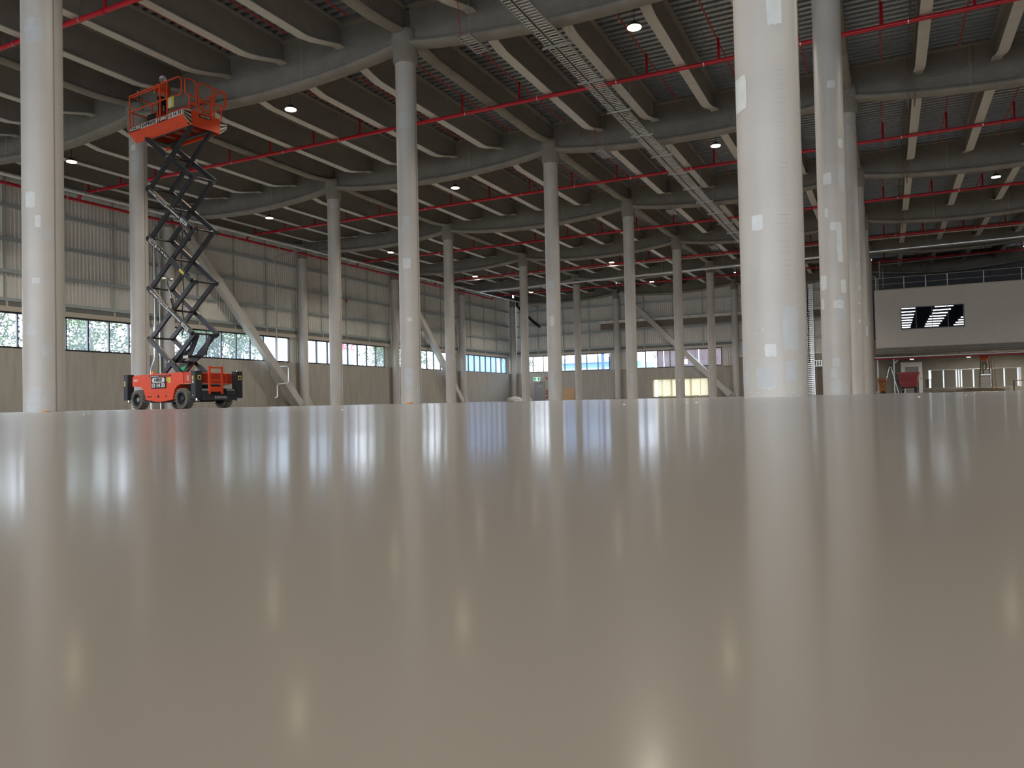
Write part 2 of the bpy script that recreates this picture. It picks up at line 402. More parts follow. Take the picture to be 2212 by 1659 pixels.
wall_bay(wb, (RX[2], EY, 0), d, n, 13.222, win=(1.78, 11.64), sill=3.42, wz=(3.46, 5.38), npan=7, girts=(6.05, 7.84, 9.12, 10.88), brid=(3.1, 6.4, 9.7), wlabel='end wall window strip with brick building outside', pane='panebright', hole=(-23.55-RX[2], -17.45-RX[2], .2, 2.08))
wall_bay(wb, (RX[1], EY, 0), d, n, 13.222, sill=4.3, girts=(6.05, 7.84, 9.12, 10.88), brid=(3.1, 9.7))
# end wall under and above the office, with slits for the louvre strips
SLITS = [(3.77, 4.01), (4.98, 5.1), (6.06, 6.18), (6.27, 6.39), (6.48, 6.6), (7.47, 7.59), (8.88, 9.0), (9.95, 10.07), (11.03, 11.15)]
xs = [RX[0]] + [v for s in SLITS for v in s] + [25.5]
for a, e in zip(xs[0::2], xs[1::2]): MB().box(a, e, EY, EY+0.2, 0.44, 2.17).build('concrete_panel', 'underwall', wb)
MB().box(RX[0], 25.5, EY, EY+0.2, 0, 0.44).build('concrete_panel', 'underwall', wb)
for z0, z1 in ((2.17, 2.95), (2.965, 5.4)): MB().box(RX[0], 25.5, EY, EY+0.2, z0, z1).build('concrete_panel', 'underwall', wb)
m = corrugated(26.6, 5.4, 13.4); m.v = [(x, y, z) for x, y, z in m.v]; place(m, (RX[0], EY+0.2, 0), d, n).build('cladding_sheet', 'shadeclad', wb)
MB().box(WX-.45, WX-.02, EY-.3, EY+.4, 0, 13.4).box(WX-.25, WX+.02, EY-.02, EY+.4, 0, 13.4).build('corner_post', 'doorgrey', wb)
MB().box(RX[0], 25.5, EY+.2, EY+.26, 2.4, 5.6).build('backing_strip', 'concrete', wb)
wr = thing('wall_right', 'plain concrete side wall beyond the office', 'wall', kind='structure')
MB().box(25.5, 25.7, YR, 85.2, 0, 13.4).build('concrete_panel', 'concrete', wr)
wf = thing('wall_front', 'loading dock wall with wide open doorways behind the camera', 'wall', kind='structure')
MB().box(-41.4, 25.7, YR-.2, YR, 9.0, 13.4).build('concrete_panel', 'concrete', wf)
for x in (-41.3, -28, -14.5, -1.1, 12.2, 25.4): MB().box(x-0.4, x+0.4, YR-.2, YR, 0, 9.0).build('door_pier', 'concrete', wf)
def portal(c, sx, sy, dirv):
    l = bpy.data.lights.new('portal', 'AREA'); l.shape = 'RECTANGLE'; l.size = sx; l.size_y = sy; l.cycles.is_portal = True
    o = bpy.data.objects.new('daylight_portal', l); COL.objects.link(o); o.location = c
    o.rotation_euler = Vector(dirv).to_track_quat('-Z', 'Z').to_euler()
portal((-7.9, YR-.1, 4.5), 66, 9, (0,1,0))
portal((WX-0.05, GY[0]+38, 4.35), 75, 1.9, (1,0,0)); portal((-27.5, EY+0.05, 4.4), 26, 1.9, (0,-1,0))

# ---------------------------------------------------------------- columns
col_mesh = MB().lathe([(0.35, 0), (0.35, 11.55)], n=40).mesh('shaft', 'column')
capw_m = MB().lathe([(0.355, 11.5), (0.36, 12.6)], n=28).mesh('cap', 'spray')
cap_m = MB().lathe([(0.37, 11.5), (0.41, 11.56), (0.42, 11.9), (0.46, 12.2), (0.46, 12.6)], n=28).mesh('cap', 'spray')
seam_m = MB().box(0.348, 0.356, -0.012, 0.012, 0, 11.5).mesh('seam', 'doorgrey')
PATCH = {
 (0,0): [(-80,-52.5,4.15,4.6,1),(-160,-122,3.27,3.67,1),(-67,-36,.51,.99,0),(-168,-140,.47,.63,0),(-100,-79.4,.45,.59,1),(-117,-81,.09,.34,0),(-65,-42.5,.17,.39,0),(-168,-135,.13,.31,0),(-118,-97,1.87,2.04,1)],
 (0,1): [(-96,-60,4.25,4.46,1),(-72,-50,3.61,4.46,1),(-70,-46,3.43,3.64,1),(-154,-118,2.74,3.12,1),(-60,-34,2.63,2.97,1),(-151,-133,2.24,2.51,1),(-92,-51,2.23,2.44,1),(-74,-40,1.95,2.51,0),(-104,-72,.74,.96,0),(-114,-84,.44,.69,0),(-114,-72,.05,.4,0),(-118,-103,4.61,4.85,1),(-92,-59,7.97,8.16,1),(-54,-29,6.41,6.63,1),(-57,-25,5.29,5.95,0),(-120,-86,5.47,5.77,1)],
 (0,2): [(-56,-29,5.17,5.38,0),(-42,-22,4.23,4.39,1),(-48,-31,3.64,3.71,1),(-50,-32,2.89,3.04,1),(-40,-8,10.7,11.0,0),(-86,-67,10.79,10.94,0),(-77,-55,7.72,7.9,0),(-48,-20,7.52,7.93,0)],
 (0,3): [(-46,-14,3.21,3.74,1),(-60,-40,6.2,6.5,0)],
 (1,0): [(-65,-42,2.39,2.5,1),(-83,-50,1.44,1.64,0),(-38,-9,1.03,1.25,0),(-73,-41,.3,.46,0),(-93,-42,.005,.31,0),(-42,-16,.11,.29,0),(-84,-30,6.94,7.39,0),(-84,-54,3.82,4.11,1),(-54,-39,3.45,3.67,1),(-28,-9,3.22,3.41,0)],
 (1,1): [(-94,-46,5.95,6.27,0),(-100,-79,5.71,5.92,0),(-93,-48,4.52,4.86,1),(-72,-47,2.75,2.87,1),(-96,-45,.59,1.19,0),(-28,10,.08,.55,0),(-105,-30,9.26,9.77,0)],
 (1,2): [(-125,-62,5.39,5.77,0),(-125,-45,4.58,4.88,0),(-104,-65,3.57,4.07,1),(-107,-78,.21,1.3,0)],
 (1,3): [(-140,-121,5.83,6.25,0),(-90,-60,1.0,1.6,0)],
 (1,4): [(-75,-30,1.59,2.32,0),(-96,-75,1.31,1.44,1)],
 (2,1): [(-87,-55,10.63,10.86,1),(-83,-29,9.69,10.48,0),(-91,-35,1.07,1.81,0),(-86,-44,.02,1.07,0)],
 (2,2): [(-47,5,.93,1.68,0),(-22,20,1.22,1.85,0),(-80,0,11.0,11.24,0),(-60,-40,9.0,9.6,0)],
 (2,3): [(-93,10,2.9,3.45,0)],
}
def patch_mesh(t0, t1, z0, z1, r):
    n = 9; pts = []
    a0, a1 = math.radians(t0), math.radians(t1); js, ja = (z1-z0)*0.035, (a1-a0)*0.04
    def jit(): return rnd.uniform(-1, 1)
    top = [(a0+(a1-a0)*i/n, z1+jit()*js) for i in range(n+1)]; bot = [(a0+(a1-a0)*i/n, z0+jit()*js) for i in range(n+1)]
    top[0] = (a0+ja, z1-js*1.2); top[-1] = (a1-ja, z1-js); bot[0] = (a0+ja*1.3, z0+js); bot[-1] = (a1-ja, z0+js*1.3)
    m = MB(); rows = 4; vs = []
    for k in range(rows+1):
        w = k/rows; e = jit()*ja*0.5; e2 = jit()*ja*0.5
        for i in range(n+1):
            a = bot[i][0]*(1-w)+top[i][0]*w; z = max(0.002, bot[i][1]*(1-w)+top[i][1]*w)
            if i == 0 and 0 < k < rows: a = a0+e
            if i == n and 0 < k < rows: a = a1+e2
            vs.append((r*math.cos(a), r*math.sin(a), z))
    m.add(vs, [(k*(n+1)+i, k*(n+1)+i+1, (k+1)*(n+1)+i+1, (k+1)*(n+1)+i) for k in range(rows) for i in range(n)], True)
    return m
ROWN = ['row that runs to the office', 'middle row', 'row behind the scissor lift', 'row along the windowed long wall']
CLAB = {(0,0): 'largest round column, pale, with short dark scuff lines and white patches',
        (0,1): 'round column with many white patches and a long hooked patch, second to the office',
        (1,0): 'pale round column nearest the long wall windows, cut by the upper frame edge',
        (1,1): 'tall pale round column in the middle of the hall with square grey patches',
        (2,1): 'round column directly behind the raised scissor lift'}
for i in range(4):
    for j in range(7):
        if (i, j) in ((2,0), (3,0), (3,1)) or (i == 0 and j == 6): continue
        x, y = RX[i], GY[j]
        lab = CLAB.get((i, j))
        if not lab:
            if j == 6: lab = 'round column against the end wall, ' + ['', 'beside the lower end of the end brace', 'between the two end wall window strips', 'in the far corner'][i]
            elif i == 3: lab = f'grey column along the long wall, {ORD[j-2]} from the lift' if j > 2 else 'grey wall column half hidden behind the scissor arms'
            else: lab = f'round grey column, {ORD[j]} from the camera in the {ROWN[i]}' if i < 2 else f'round grey column, {ORD[j-1]} from the lift in the {ROWN[i]}'
        t = thing('round_column', lab, 'column', (x, y, 0), kind='thing')
        link('shaft', col_mesh, t); link('cap', capw_m if (i == 3 or j == 6) else cap_m, t)
        if i < 3: link('seam', seam_m, t)
        for p in PATCH.get((i, j), []):
            patch_mesh(p[0], p[1], p[2], p[3], 0.3525 if p[4] else 0.3518).build('patch', 'patch' if p[4] else 'patch_faint', t)
        if (i, j) == (0, 0):
            s = MB()
            for k in range(46):
                z = 1.35+k*0.052+rnd.uniform(-.012, .012); a1 = math.radians(-50+rnd.uniform(-2, 1)); a0 = a1-math.radians(rnd.uniform(12, 32)); r = 0.3516; h = rnd.uniform(.0012, .0026)
                if rnd.random() < 0.15: continue
                v = []
                for q in range(5):
                    a = a0+(a1-a0)*q/4; hh = h*(q/4)
                    v += [(r*math.cos(a), r*math.sin(a), z-hh), (r*math.cos(a), r*math.sin(a), z+hh)]
                s.add(v, [(2*q, 2*q+2, 2*q+3, 2*q+1) for q in range(4)])
            s.build('scuff_mark', 'scuff', t, kind='stuff')
            s = MB()
            for k in range(60):
                a = math.radians(rnd.uniform(-165, -5)); z = rnd.choice([rnd.uniform(.01, .12), rnd.uniform(.05, .9)]); r = 0.3532; q = rnd.uniform(.002, .008)
                c = Vector((r*math.cos(a), r*math.sin(a), z)); tx = Vector((-math.sin(a), math.cos(a), 0))
                s.add([c+tx*q*math.cos(u)*1.2+Vector((0,0,q*math.sin(u)*.7)) for u in [PI/3*e for e in range(6)]], [tuple(range(6))])
            s.build('paint_fleck', 'white', t, kind='stuff')

# ---------------------------------------------------------------- girders (along X), beams (along Y)
def sweep(stations, profile):
    """stations: list of (fn mapping profile (a, b) -> point)"""
    k = len(profile); m = MB(); vs = []
    for fn in stations: vs += [fn(a, b) for a, b in profile]
    fs = [(s*k+i, s*k+(i+1)%k, (s+1)*k+(i+1)%k, (s+1)*k+i) for s in range(len(stations)-1) for i in range(k)]
    m.add(vs, fs + [tuple(range(k)), tuple((len(stations)-1)*k+i for i in reversed(range(k)))], True); return m
def girder_mesh(L):
    zt = ZD-0.005; st = []
    for s in range(17):
        u = s/16; zb = 12.05-0.5*max(0, math.sin(PI*u))**0.8
        def fn(a, h, zb=zb, x=u*L):   # h: 0..1 bulb heights are absolute above zb if < 5 else top
            return (x, a, zb+h if h < 5 else zt-(h-10))
        st.append(fn)
    prof = [(-0.16,0),(-0.27,0.05),(-0.30,0.11),(-0.27,0.18),(-0.14,0.24),(-0.075,0.34),(-0.07,10.12),(-0.22,10.07),(-0.22,10.0),
            (0.22,10.0),(0.22,10.07),(0.07,10.12),(0.075,0.34),(0.14,0.24),(0.27,0.18),(0.30,0.11),(0.27,0.05),(0.16,0)]
    return sweep(st, prof).mesh('girder', 'spray')
gm = girder_mesh(13.222-0.5)
stiff = MB().lathe([(0.13, 11.75), (0.12, 13.38)], n=14)
for (a, bb) in ((0,0),): pass
stiff_m = stiff.mesh('stiffener', 'spray')
BAYN = ['office row', 'middle row', 'lift row', 'long wall']
for j in range(1, 7):
    for i in range(-1, 3):
        xl = RX[i+1] if i >= 0 else RX[0]
        x0 = (RX[i+1] if i >= 0 else RX[0])
        where = {-1: 'right of the office columns', 0: 'between the middle and office columns', 1: 'between the lift and middle columns', 2: 'between the long wall and lift columns'}[i]
        t = thing('roof_girder', f'deep sprayed girder {where}, {ORD[j-1]} from camera', 'girder', (x0+0.25, GY[j], 0), kind='thing')
        link('web', gm, t)
        for u in (0.33, 0.67): link('stiffener', stiff_m, t, loc=(u*12.72, 0, 0))
def beam_mesh(L, zmid, zend, hw, sprayed):
    st = []
    for yy, f in ((0.08, 1), (0.35, 1), (1.5, .25), (2.1, 0), (L/2, 0), (L-2.1, 0), (L-1.5, .25), (L-0.35, 1), (L-0.08, 1)):
        zb = zmid+(zend-zmid)*f
        def fn(a, h, zb=zb, y=yy): return (a, y, zb+h if h < 5 else ZD-0.004-(h-10))
        st.append(fn)
    if sprayed:
        prof = [(-0.12,0),(-0.22,0.05),(-0.24,0.1),(-0.2,0.16),(-0.07,0.22),(-0.06,10.1),(-0.2,10.05),(-0.2,10),(0.2,10),(0.2,10.05),(0.06,10.1),(0.07,0.22),(0.2,0.16),(0.24,0.1),(0.22,0.05),(0.12,0)]
        return sweep(st, prof).mesh('beam', 'spray')
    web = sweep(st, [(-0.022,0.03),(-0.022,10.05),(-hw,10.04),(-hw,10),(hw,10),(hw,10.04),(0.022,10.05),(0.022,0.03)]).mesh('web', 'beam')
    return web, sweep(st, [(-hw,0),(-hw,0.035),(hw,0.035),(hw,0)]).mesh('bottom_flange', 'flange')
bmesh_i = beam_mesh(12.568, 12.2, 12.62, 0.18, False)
bmesh_r = beam_mesh(12.568, 12.27, 12.45, 0.2, True)
for j in range(0, 6):
    for i in range(-1, 3):
        xa = RX[i+1] if i >= 0 else RX[0]
        gap = {-1: 'right of office columns', 0: 'between middle and office columns', 1: 'between lift and middle columns', 2: 'between wall and lift columns'}[i]
        for k in range(1, 5):
            if j == 0 and (i == -1): continue
            rb = link('roof_beam', None, None, f'plain roof beam, {ORD[k-1]} of four {gap}, {ORD[j]} bay', 'beam', 'plain roof beams under the decking', 'thing', (xa+2.6444*k, GY[j], 0))
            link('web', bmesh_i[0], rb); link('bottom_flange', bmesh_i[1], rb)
    for i in range(0, 4):
        link('row_beam', bmesh_r, None, f'rough sprayed beam over the {ROWN[i]}, {ORD[j]} bay', 'beam', 'sprayed beams along the column rows', 'thing', (RX[i], GY[j], 0))

# ---------------------------------------------------------------- sprinkler mains
BX = [RX[0]+2.6444*(k+0.5) for k in range(-15, 5)]
branch_len = 8.5
branch_m = MB().tube([(0, -3.55, 12.9), (0, 4.95, 12.9)], 0.026, 6).mesh('branch_pipe', 'redrust')
riser_m = MB().tube([(0, 0, 12.1), (0, 0, 12.93)], 0.045, 8).mesh('riser', 'red')
head_m = MB().tube([(0,0,12.88),(0,0,12.8)], 0.014, 5).lathe([(0.03,12.795),(0.03,12.79)], n=6).mesh('sprinkler_head', 'zinc')
coup_m = MB().tube([(-0.05,0,12.1),(0.05,0,12.1)], 0.1, 12).mesh('coupling', 'red')
clamp_m = MB().tube([(-0.018,0,12.1),(0.018,0,12.1)], 0.092, 12).tube([(0,0,12.18),(0,0,13.4)], 0.008, 5).mesh('hanger', 'zinc')
for q in range(6):
    yq = GY[q]+6.2
    t = thing('sprinkler_main', f'red sprinkler main with risers and branch pipes, {ORD[q]} from the camera', 'pipe', (0, yq, 0), kind='thing')
    xr = 13.0 if q > 0 else -8.0
    MB().tube([(-39.4, 0, 12.1), (xr, 0, 12.1)], 0.078, 12).build('main_pipe', 'red', t)
    MB().tube([(-39.4, 0, 12.1), (-39.9, 0, 12.1), (-40.2, 0, 11.95), (-40.25, 0, 11.75)], 0.085, 10).build('elbow', 'red', t)
    for bx in BX:
        if bx > xr or bx < -40: continue
        link('riser', riser_m, t, loc=(bx+0.04, 0, 0))
        br = link('branch_pipe', branch_m, t, loc=(bx, 0, 0))
        for yy in (-3.2, -0.9, 1.6, 4.6): link('sprinkler_head', head_m, br, loc=(0, yy, 0))
    x = -38.6
    while x < xr:
        link('coupling', coup_m, t, loc=(x+1.1, 0, 0)); link('hanger', clamp_m, t, loc=(x, 0, 0)); x += 3.3
wp = thing('wall_main', 'red sprinkler feed pipe running along the long wall below the roof', 'pipe', (-40.25, 0, 0), kind='thing')
MB().tube([(0, 12, 11.75), (0, GY[5]+6.2, 11.75)], 0.085, 12).build('main_pipe', 'red', wp)
for y in [15+4.1*k for k in range(16)]:
    MB().tube([(0, y-0.03, 11.75), (0, y+0.03, 11.75)], 0.1, 10).build('coupling', 'zinc' if int(y) % 2 else 'red', wp)
# galvanised roof drainage pipes
dp = thing('drain_pipe', 'long bright galvanised drain pipe slung under the girders along the long wall and across', 'pipe', kind='thing')
MB().tube([(-37.4, 10, 11.36), (-37.5, 69.2, 11.36), (-37.2, 69.6, 11.36)], 0.11, 12).build('pipe_run', 'zinc', dp)
MB().tube([(-37.3, 69.6, 11.36), (12.6, 68.4, 11.55)], 0.12, 12).build('pipe_run', 'zinc', dp)
MB().tube([(-37.5, 69.2, 11.36), (-37.3, 84.6, 11.3)], 0.09, 10).build('pipe_run', 'zinc', dp)
for y in [14+3.1*k for k in range(18)]:
    MB().tube([(-37.43, y, 11.47), (-37.43, y, 13.4)], 0.008, 5).tube([(-37.43, y-.03, 11.36), (-37.43, y+.03, 11.36)], 0.13, 10).build('hanger', 'zincdull', dp)
for k in range(15):
    x = -35+3.2*k; MB().tube([(x, 69.55-.024*(x+37.3), 11.5), (x, 69.55-.024*(x+37.3), 13.4)], 0.008, 5).build('hanger', 'zincdull', dp)
cr = thing('conduit_rack', 'thin rack of grey and copper conduits crossing below the roof before the last bays', 'conduit', kind='thing')
for dy, mt in ((0, 'zincdull'), (0.12, 'copper'), (0.24, 'zincdull')):
    MB().tube([(-36.5, 63.2+dy, 11.45), (12.6, 63.2+dy, 11.5)], 0.02, 6).build('conduit', mt, cr)
for k in range(17):
    x = -36+3*k; MB().box(x-.02, x+.02, 63.1, 63.55, 11.4, 11.43).tube([(x, 63.15, 11.42), (x, 63.15, 13.4)], 0.007, 5).build('hanger', 'zincdull', cr)
d2 = thing('downpipe', 'thin grey downpipe dropping past the brace with stepped bright bends at its foot', 'pipe', kind='thing')
MB().tube([(-37.5, 43.4, 11.3), (-40.75, 43.95, 11.2)], 0.05, 8).build('pipe_run', 'zincdull', d2)
MB().tube([(-40.75, 43.95, 11.25), (-40.75, 43.95, 2.95)], 0.055, 8).build('pipe_run', 'zincdull', d2)
MB().tube([(-40.55, 43.95, 2.95), (-40.15, 44.4, 2.95), (-40.1, 44.45, 2.85), (-40.1, 44.45, 1.85), (-40.15, 44.4, 1.72), (-40.55, 43.85, 1.66), (-40.6, 43.8, 1.55), (-40.6, 43.8, .72), (-40.75, 43.7, .62)], 0.06, 8).build('bend', 'zinc', d2)
for y, r in ((33.22, 0.085), (33.58, 0.06)):
    t = thing('riser_pipe', 'wide galvanised riser with offset bend behind the lift' if r > .07 else 'slim galvanised riser standing beside the wider bent one', 'pipe', (-40.62, y, 0), kind='thing')
    pts = [(0,0,11.35),(0,0,4.0),(0,0,3.2),(0,-.06,3.0),(0,-.3,2.5),(0,-.32,2.3),(0,-.32,0)] if r > .07 else [(0,0,11.3),(0,0,0)]
    MB().tube(pts, r, 10).build('pipe_run', 'zinc', t)
    for z in (3.35, 5.6, 8.0, 10.4): MB().tube([(0,0,z-.03),(0,0,z+.03)], r+.02, 10).build('clamp', 'zincdull', t)

for x_, lab in ((1.13, 'dark thin conduit dipping under each girder, left one of the pair past the office columns'), (1.36, 'dark thin conduit dipping under each girder, right one of the pair past the office columns')):
    pts = [(x_, 12, 13.2)]
    for j in range(1, 5): pts += [(x_, GY[j]-.36, 13.2), (x_, GY[j]-.36, 11.5), (x_, GY[j]+.36, 11.5), (x_, GY[j]+.36, 13.2)]
    pts.append((x_, GY[5]-.4, 13.2))
    m_ = MB()
    for a, e in zip(pts[:-1], pts[1:]): m_.tube([a, e], .022, 6)
    tag(m_.build('hanging_conduit', 'brown'), lab, 'conduit', None, 'thing')
tag(MB().box(WX+.002, WX+.03, 35.55, 36.0, 2.3, 2.7).build('green_sign', 'green'), 'small green safety sign on the concrete wall behind the lift', 'sign', None, 'thing')
tag(MB().box(WX+.002, WX+.03, 36.4, 36.55, 2.2, 2.5).build('red_sign', 'redplastic'), 'small red safety sign on the concrete wall behind the lift', 'sign', None, 'thing')
tag(MB().box(WX+.01, WX+.03, 52.7, 52.95, 8.75, 9.1).build('red_tag', 'redplastic'), 'small red tag hanging on a wall girt', 'tag', None, 'thing')
# ---------------------------------------------------------------- cable trays
def tray(x0, x1, label):
    t = thing('cable_tray', label, 'cable tray', kind='thing')
    for x in (x0, x1): MB().box(x-.012, x+.012, 10, 82, 11.17, 11.24).build('side_rail', 'zincdull', t)
    rm = MB().box(x0, x1, -.022, .022, 11.175, 11.19).mesh('rung', 'zincrung')
    rest = MB(); k = 0; y = 18.2
    while y < 81.5:
        if k < 150: link('rung', rm, t, loc=(0, y, 0))
        else: rest.box(x0, x1, y-.022, y+.022, 11.175, 11.19)
        y += 0.169; k += 1
    rest.build('far_rungs', 'zincrung', t, kind='stuff')
    return t
t1 = tray(-9.33, -9.11, 'narrow zinc ladder cable tray of the pair under the roof')
t2 = tray(-9.02, -8.65, 'wide zinc ladder cable tray of the pair under the roof')
MB().tube([(-9.06, 12, 11.22), (-9.08, 40, 11.22), (-9.06, 80, 11.22)], 0.02, 6).build('cable', 'black', t2)
for k in range(18):
    y = 22.24+3.13*k
    if y > 80: break
    t = thing('trapeze_hanger', f'zinc trapeze hanger carrying both cable trays, {(ORD+XORD)[k]} from the camera', 'hanger', (0, y, 0), group='trapeze hangers of the cable trays', kind='thing')
    MB().box(-9.46, -8.5, -.02, .02, 11.12, 11.165).build('strut', 'zincdull', t)
    for x in (-9.43, -8.53): MB().tube([(x, 0, 11.1), (x, 0, 12.2 if x < -9 else 13.4)], 0.008, 5).build('rod', 'zincdull', t)
for k, y in enumerate((20.55, 32.9, 45.6, 58.2)):
    t = thing('tray_stub', f'short piece of ladder tray hung below a girder, {ORD[k]} from the camera', 'cable tray', (-11.37, y, 0), kind='thing')
    for x in (-.21, .21): MB().box(x-.012, x+.012, 0, 1.3, 11.27, 11.35).build('side_rail', 'zincdull', t)
    for q in range(8): MB().box(-.21, .21, .05+q*.168, .09+q*.168, 11.28, 11.295).build('rung', 'zinc', t)
    MB().tube([(.15, 0.1, 11.3), (.15, 0.1, 13.4)], 0.008, 5).build('rod', 'zincdull', t)
    MB().tube([(-.12, 0.02, 11.3), (-.13, -.05, 12.0), (-.16, -.1, 12.6)], 0.012, 5).build('red_cable', 'red', t)

# ---------------------------------------------------------------- lamps
house_m = MB().lathe([(0.05,0.16),(0.10,0.15),(0.13,0.06),(0.24,0.045),(0.25,0.0),(0.22,-0.01)], n=20).mesh('housing', 'dark')
lens_m = MB().lathe([(0.22,-0.008),(0.215,-0.03),(0.06,-0.04)], n=20).mesh('lens', 'lens')
cord_m = MB().tube([(0,0,0.16),(0,0,1.75)], 0.01, 5).mesh('cord', 'black')
XN = {-34.1: 'near the long wall', -20.8: 'between the lift and middle rows', -6.8: 'between the middle and office rows', 5.75: 'before the office', 19.0: 'beyond the office'}
for x in (-34.1, -20.8, -6.8, 5.75, 19.0):
    for q, y in enumerate((-15.6, -2.6, 10.4, 23.4, 36.3, 49.3, 62.9, 75.5)):
        if x == 5.75 and q > 5 or x == 19.0 and q < 4: continue
        t = thing('highbay_lamp', f'glowing round high bay lamp {XN[x]}, {ORD[q-3]} from the camera' if q > 2 else 'round high bay lamp overhead behind the camera', 'lamp', (x, y, 11.72), group='high bay lamps', kind='thing')
        link('housing', house_m, t); link('lens', lens_m, t); link('cord', cord_m, t)
        l = bpy.data.lights.new('lamp_light', 'AREA'); l.shape = 'DISK'; l.size = 0.36; l.energy = LAMP_W; l.color = (1, 0.91, 0.78); l.spread = math.radians(136)
        lo = bpy.data.objects.new('lamp_light', l); COL.objects.link(lo); lo.parent = t; lo.location = (0, 0, -0.06)

# ---------------------------------------------------------------- diagonal braces
def brace(p, q, side, label):
    t = thing('diagonal_brace', label, 'brace', kind='thing')
    p, q, side = Vector(p), Vector(q), Vector(side)
    MB().bar(p, q, 0.44, 0.54, side.cross(q-p)).build('box_section', 'column', t)
    c = p.lerp(q, 0.55); d = (q-p).normalized()
    s = MB(); s.bar(c-d*0.4, c+d*0.4, 0.48, 0.58, side.cross(d)); s.build('splice_sleeve', 'column', t)
    up = side.cross(d).normalized()
    for k in range(4):
        for e in (-1, 1):
            for u in (-0.1, 0.1):
                cc = c+d*(-.3+.2*k)+up*(.29*e)+side*u
                MB().tube([cc-up*.0, cc+up*.035*e], 0.03, 6).build('bolt', 'zincdull', t)
    MB().bar(q-d*0.9, q+d*0.35, 0.05, 0.75, side.cross(d)).build('gusset_plate', 'girt', t)
XB = WX+0.62
brace((XB, 35.0, 11.9), (XB, 46.2, 0.12), (1,0,0), 'pale box section brace on the long wall, to the right of the lift')
brace((XB, 60.1, 11.9), (XB, 71.3, 0.12), (1,0,0), 'pale box section brace on the long wall, second from the lift')
brace((-26.9, EY-.78, 12.1), (-14.95, EY-.78, 0.2), (0,-1,0), 'pale box section brace across the end wall')
# base gussets of wall columns
for j in (3, 4, 5):
    t = tag(MB().prism([(RX[3]+.1, GY[j]+.33, 0), (RX[3]+.1, GY[j]+.95, 0), (RX[3]+.1, GY[j]+.33, .95)], (.03, 0, 0)).build('base_fin', 'column'), f'small triangular plate at the foot of a long wall column, {ORD[j-3]} after the brace', 'plate', 'base plates', 'thing')
# pale sprayed beam over a brown band that stands in for a dark opening
t = thing('end_opening', 'dark opening drawn as a brown band under a pale sprayed beam, high on the end wall', 'duct', kind='thing')
MB().box(-29.5, -1.4, EY-.45, EY-.05, 8.05, 8.72).build('opening_shade', 'brown', t)
MB().box(-29.6, -1.4, EY-.5, EY-.02, 8.74, 9.05).build('sprayed_beam', 'lightspray', t)
MB().box(-29.6, -1.4, EY-.47, EY-.02, 7.99, 8.04).build('opening_lip', 'trimbeige', t)

# ---------------------------------------------------------------- scissor lift
LX, LY, LROT = -22.24, 19.22, -math.radians(6.8)
lift = thing('scissor_lift', 'orange-red scissor lift raised to the roof on black scissor arms', 'lift', (LX, LY, 0), LROT, kind='thing')
def lpoly(pts, w0, w1): return MB().prism([(a, w0, z) for a, z in pts], (0, w1-w0, 0))
# chassis
MB().box(-2.95, .72, .38, 1.52, .30, .62).box(-2.9, .3, .5, 1.4, .62, .9).build('chassis_frame', 'dark', lift)
MB().tube([(-2.68, .2, .37), (-2.68, 1.7, .37)], .09, 10).tube([(0, .2, .37), (0, 1.7, .37)], .09, 10).box(-2.2, -.4, .25, 1.65, .24, .34).build('axle', 'black', lift)
side = [(-2.93,.86),(-2.93,1.16),(-2.86,1.24),(-2.72,1.265),(.02,1.285),(.1,1.27),(.14,1.2),(.14,.87),(-.02,.865),(-.2,.81),(-.34,.7),(-.42,.54),(-.46,.34),(-.72,.31),(-.95,.285),(-1.27,.26),(-1.6,.285),(-1.8,.32),(-2.04,.335),(-2.09,.4),(-2.14,.52),(-2.22,.68),(-2.32,.78),(-2.42,.825)]
cov = lpoly(side, 0.0, .55).build('side_cover', 'orange', lift)
MB().box(-1.86, -.55, -.012, 0, 1.165, 1.225).build('vent_slot', 'black', cov)
for x0, x1 in ((-1.8,-1.25), (-1.2,-1.1), (-1.02,-.62)): MB().box(x0, x1, -.016, -.01, 1.18, 1.2).build('vent_bar', 'orange' if x0 > -1.7 else 'zinc', cov)
lpoly(side, 1.35, 1.9).build('side_cover', 'orange', lift)
for x in (-1.92, -1.78, -1.32, -.85):
    MB().lathe([(.0,0),(.035 if x != -1.32 else .05, .001),(.035 if x != -1.32 else .05, .012)], (x, -.012, .46), 12, 'y').build('cover_slot', 'black', cov)
MB().box(-2.05, -.5, -.006, 0, .575, .585).build('cover_crease', 'orangedk', cov)
fb = MB().box(.14, .62, .02, .55, .88, 1.26).build('front_box', 'orangedk', lift)
MB().box(.622, .63, .16, .36, .98, 1.16).build('grille', 'zincdull', fb)
MB().box(.35, .45, .01, .02, .97, 1.17).build('grille', 'zincdull', fb)
MB().box(.1, .7, -.02, .6, .86, .875).build('mud_guard', 'trimbeige', fb)
fb2 = MB().box(.14, .42, 1.3, 1.88, .88, 1.24).build('front_box', 'orangedk', lift)
msh = MB()
for k in range(30):
    o_ = .26+.04*k
    for s in (1, -1):
        a = Vector((.64, o_, .9 if s > 0 else 1.22)); e = Vector((.64, min(1.4, o_+.3), 1.22 if s > 0 else .9))
        if o_ < 1.38:
            f_ = (e.y-a.y)/.3; e.z = a.z+(e.z-a.z)*f_; msh.bar(a, e, .008, .016, (1,0,0))
msh.build('mesh_guard', 'orangedk', lift)
MB().tube([(.64,.24,.88),(.64,.24,1.24),(.64,1.3,1.24),(.64,1.42,1.12),(.64,1.42,.88)], .018, 6, closed=True).tube([(.64,.8,.88),(.64,.8,1.24)], .015, 6).build('guard_frame', 'orange', lift)
MB().box(.2, .75, .3, 1.5, .82, .85).build('front_tray', 'doorgrey', lift)
lad = MB()
for yy in (.47, .98): lad.box(.93, .98, yy-.035, yy+.035, .5, 1.47)
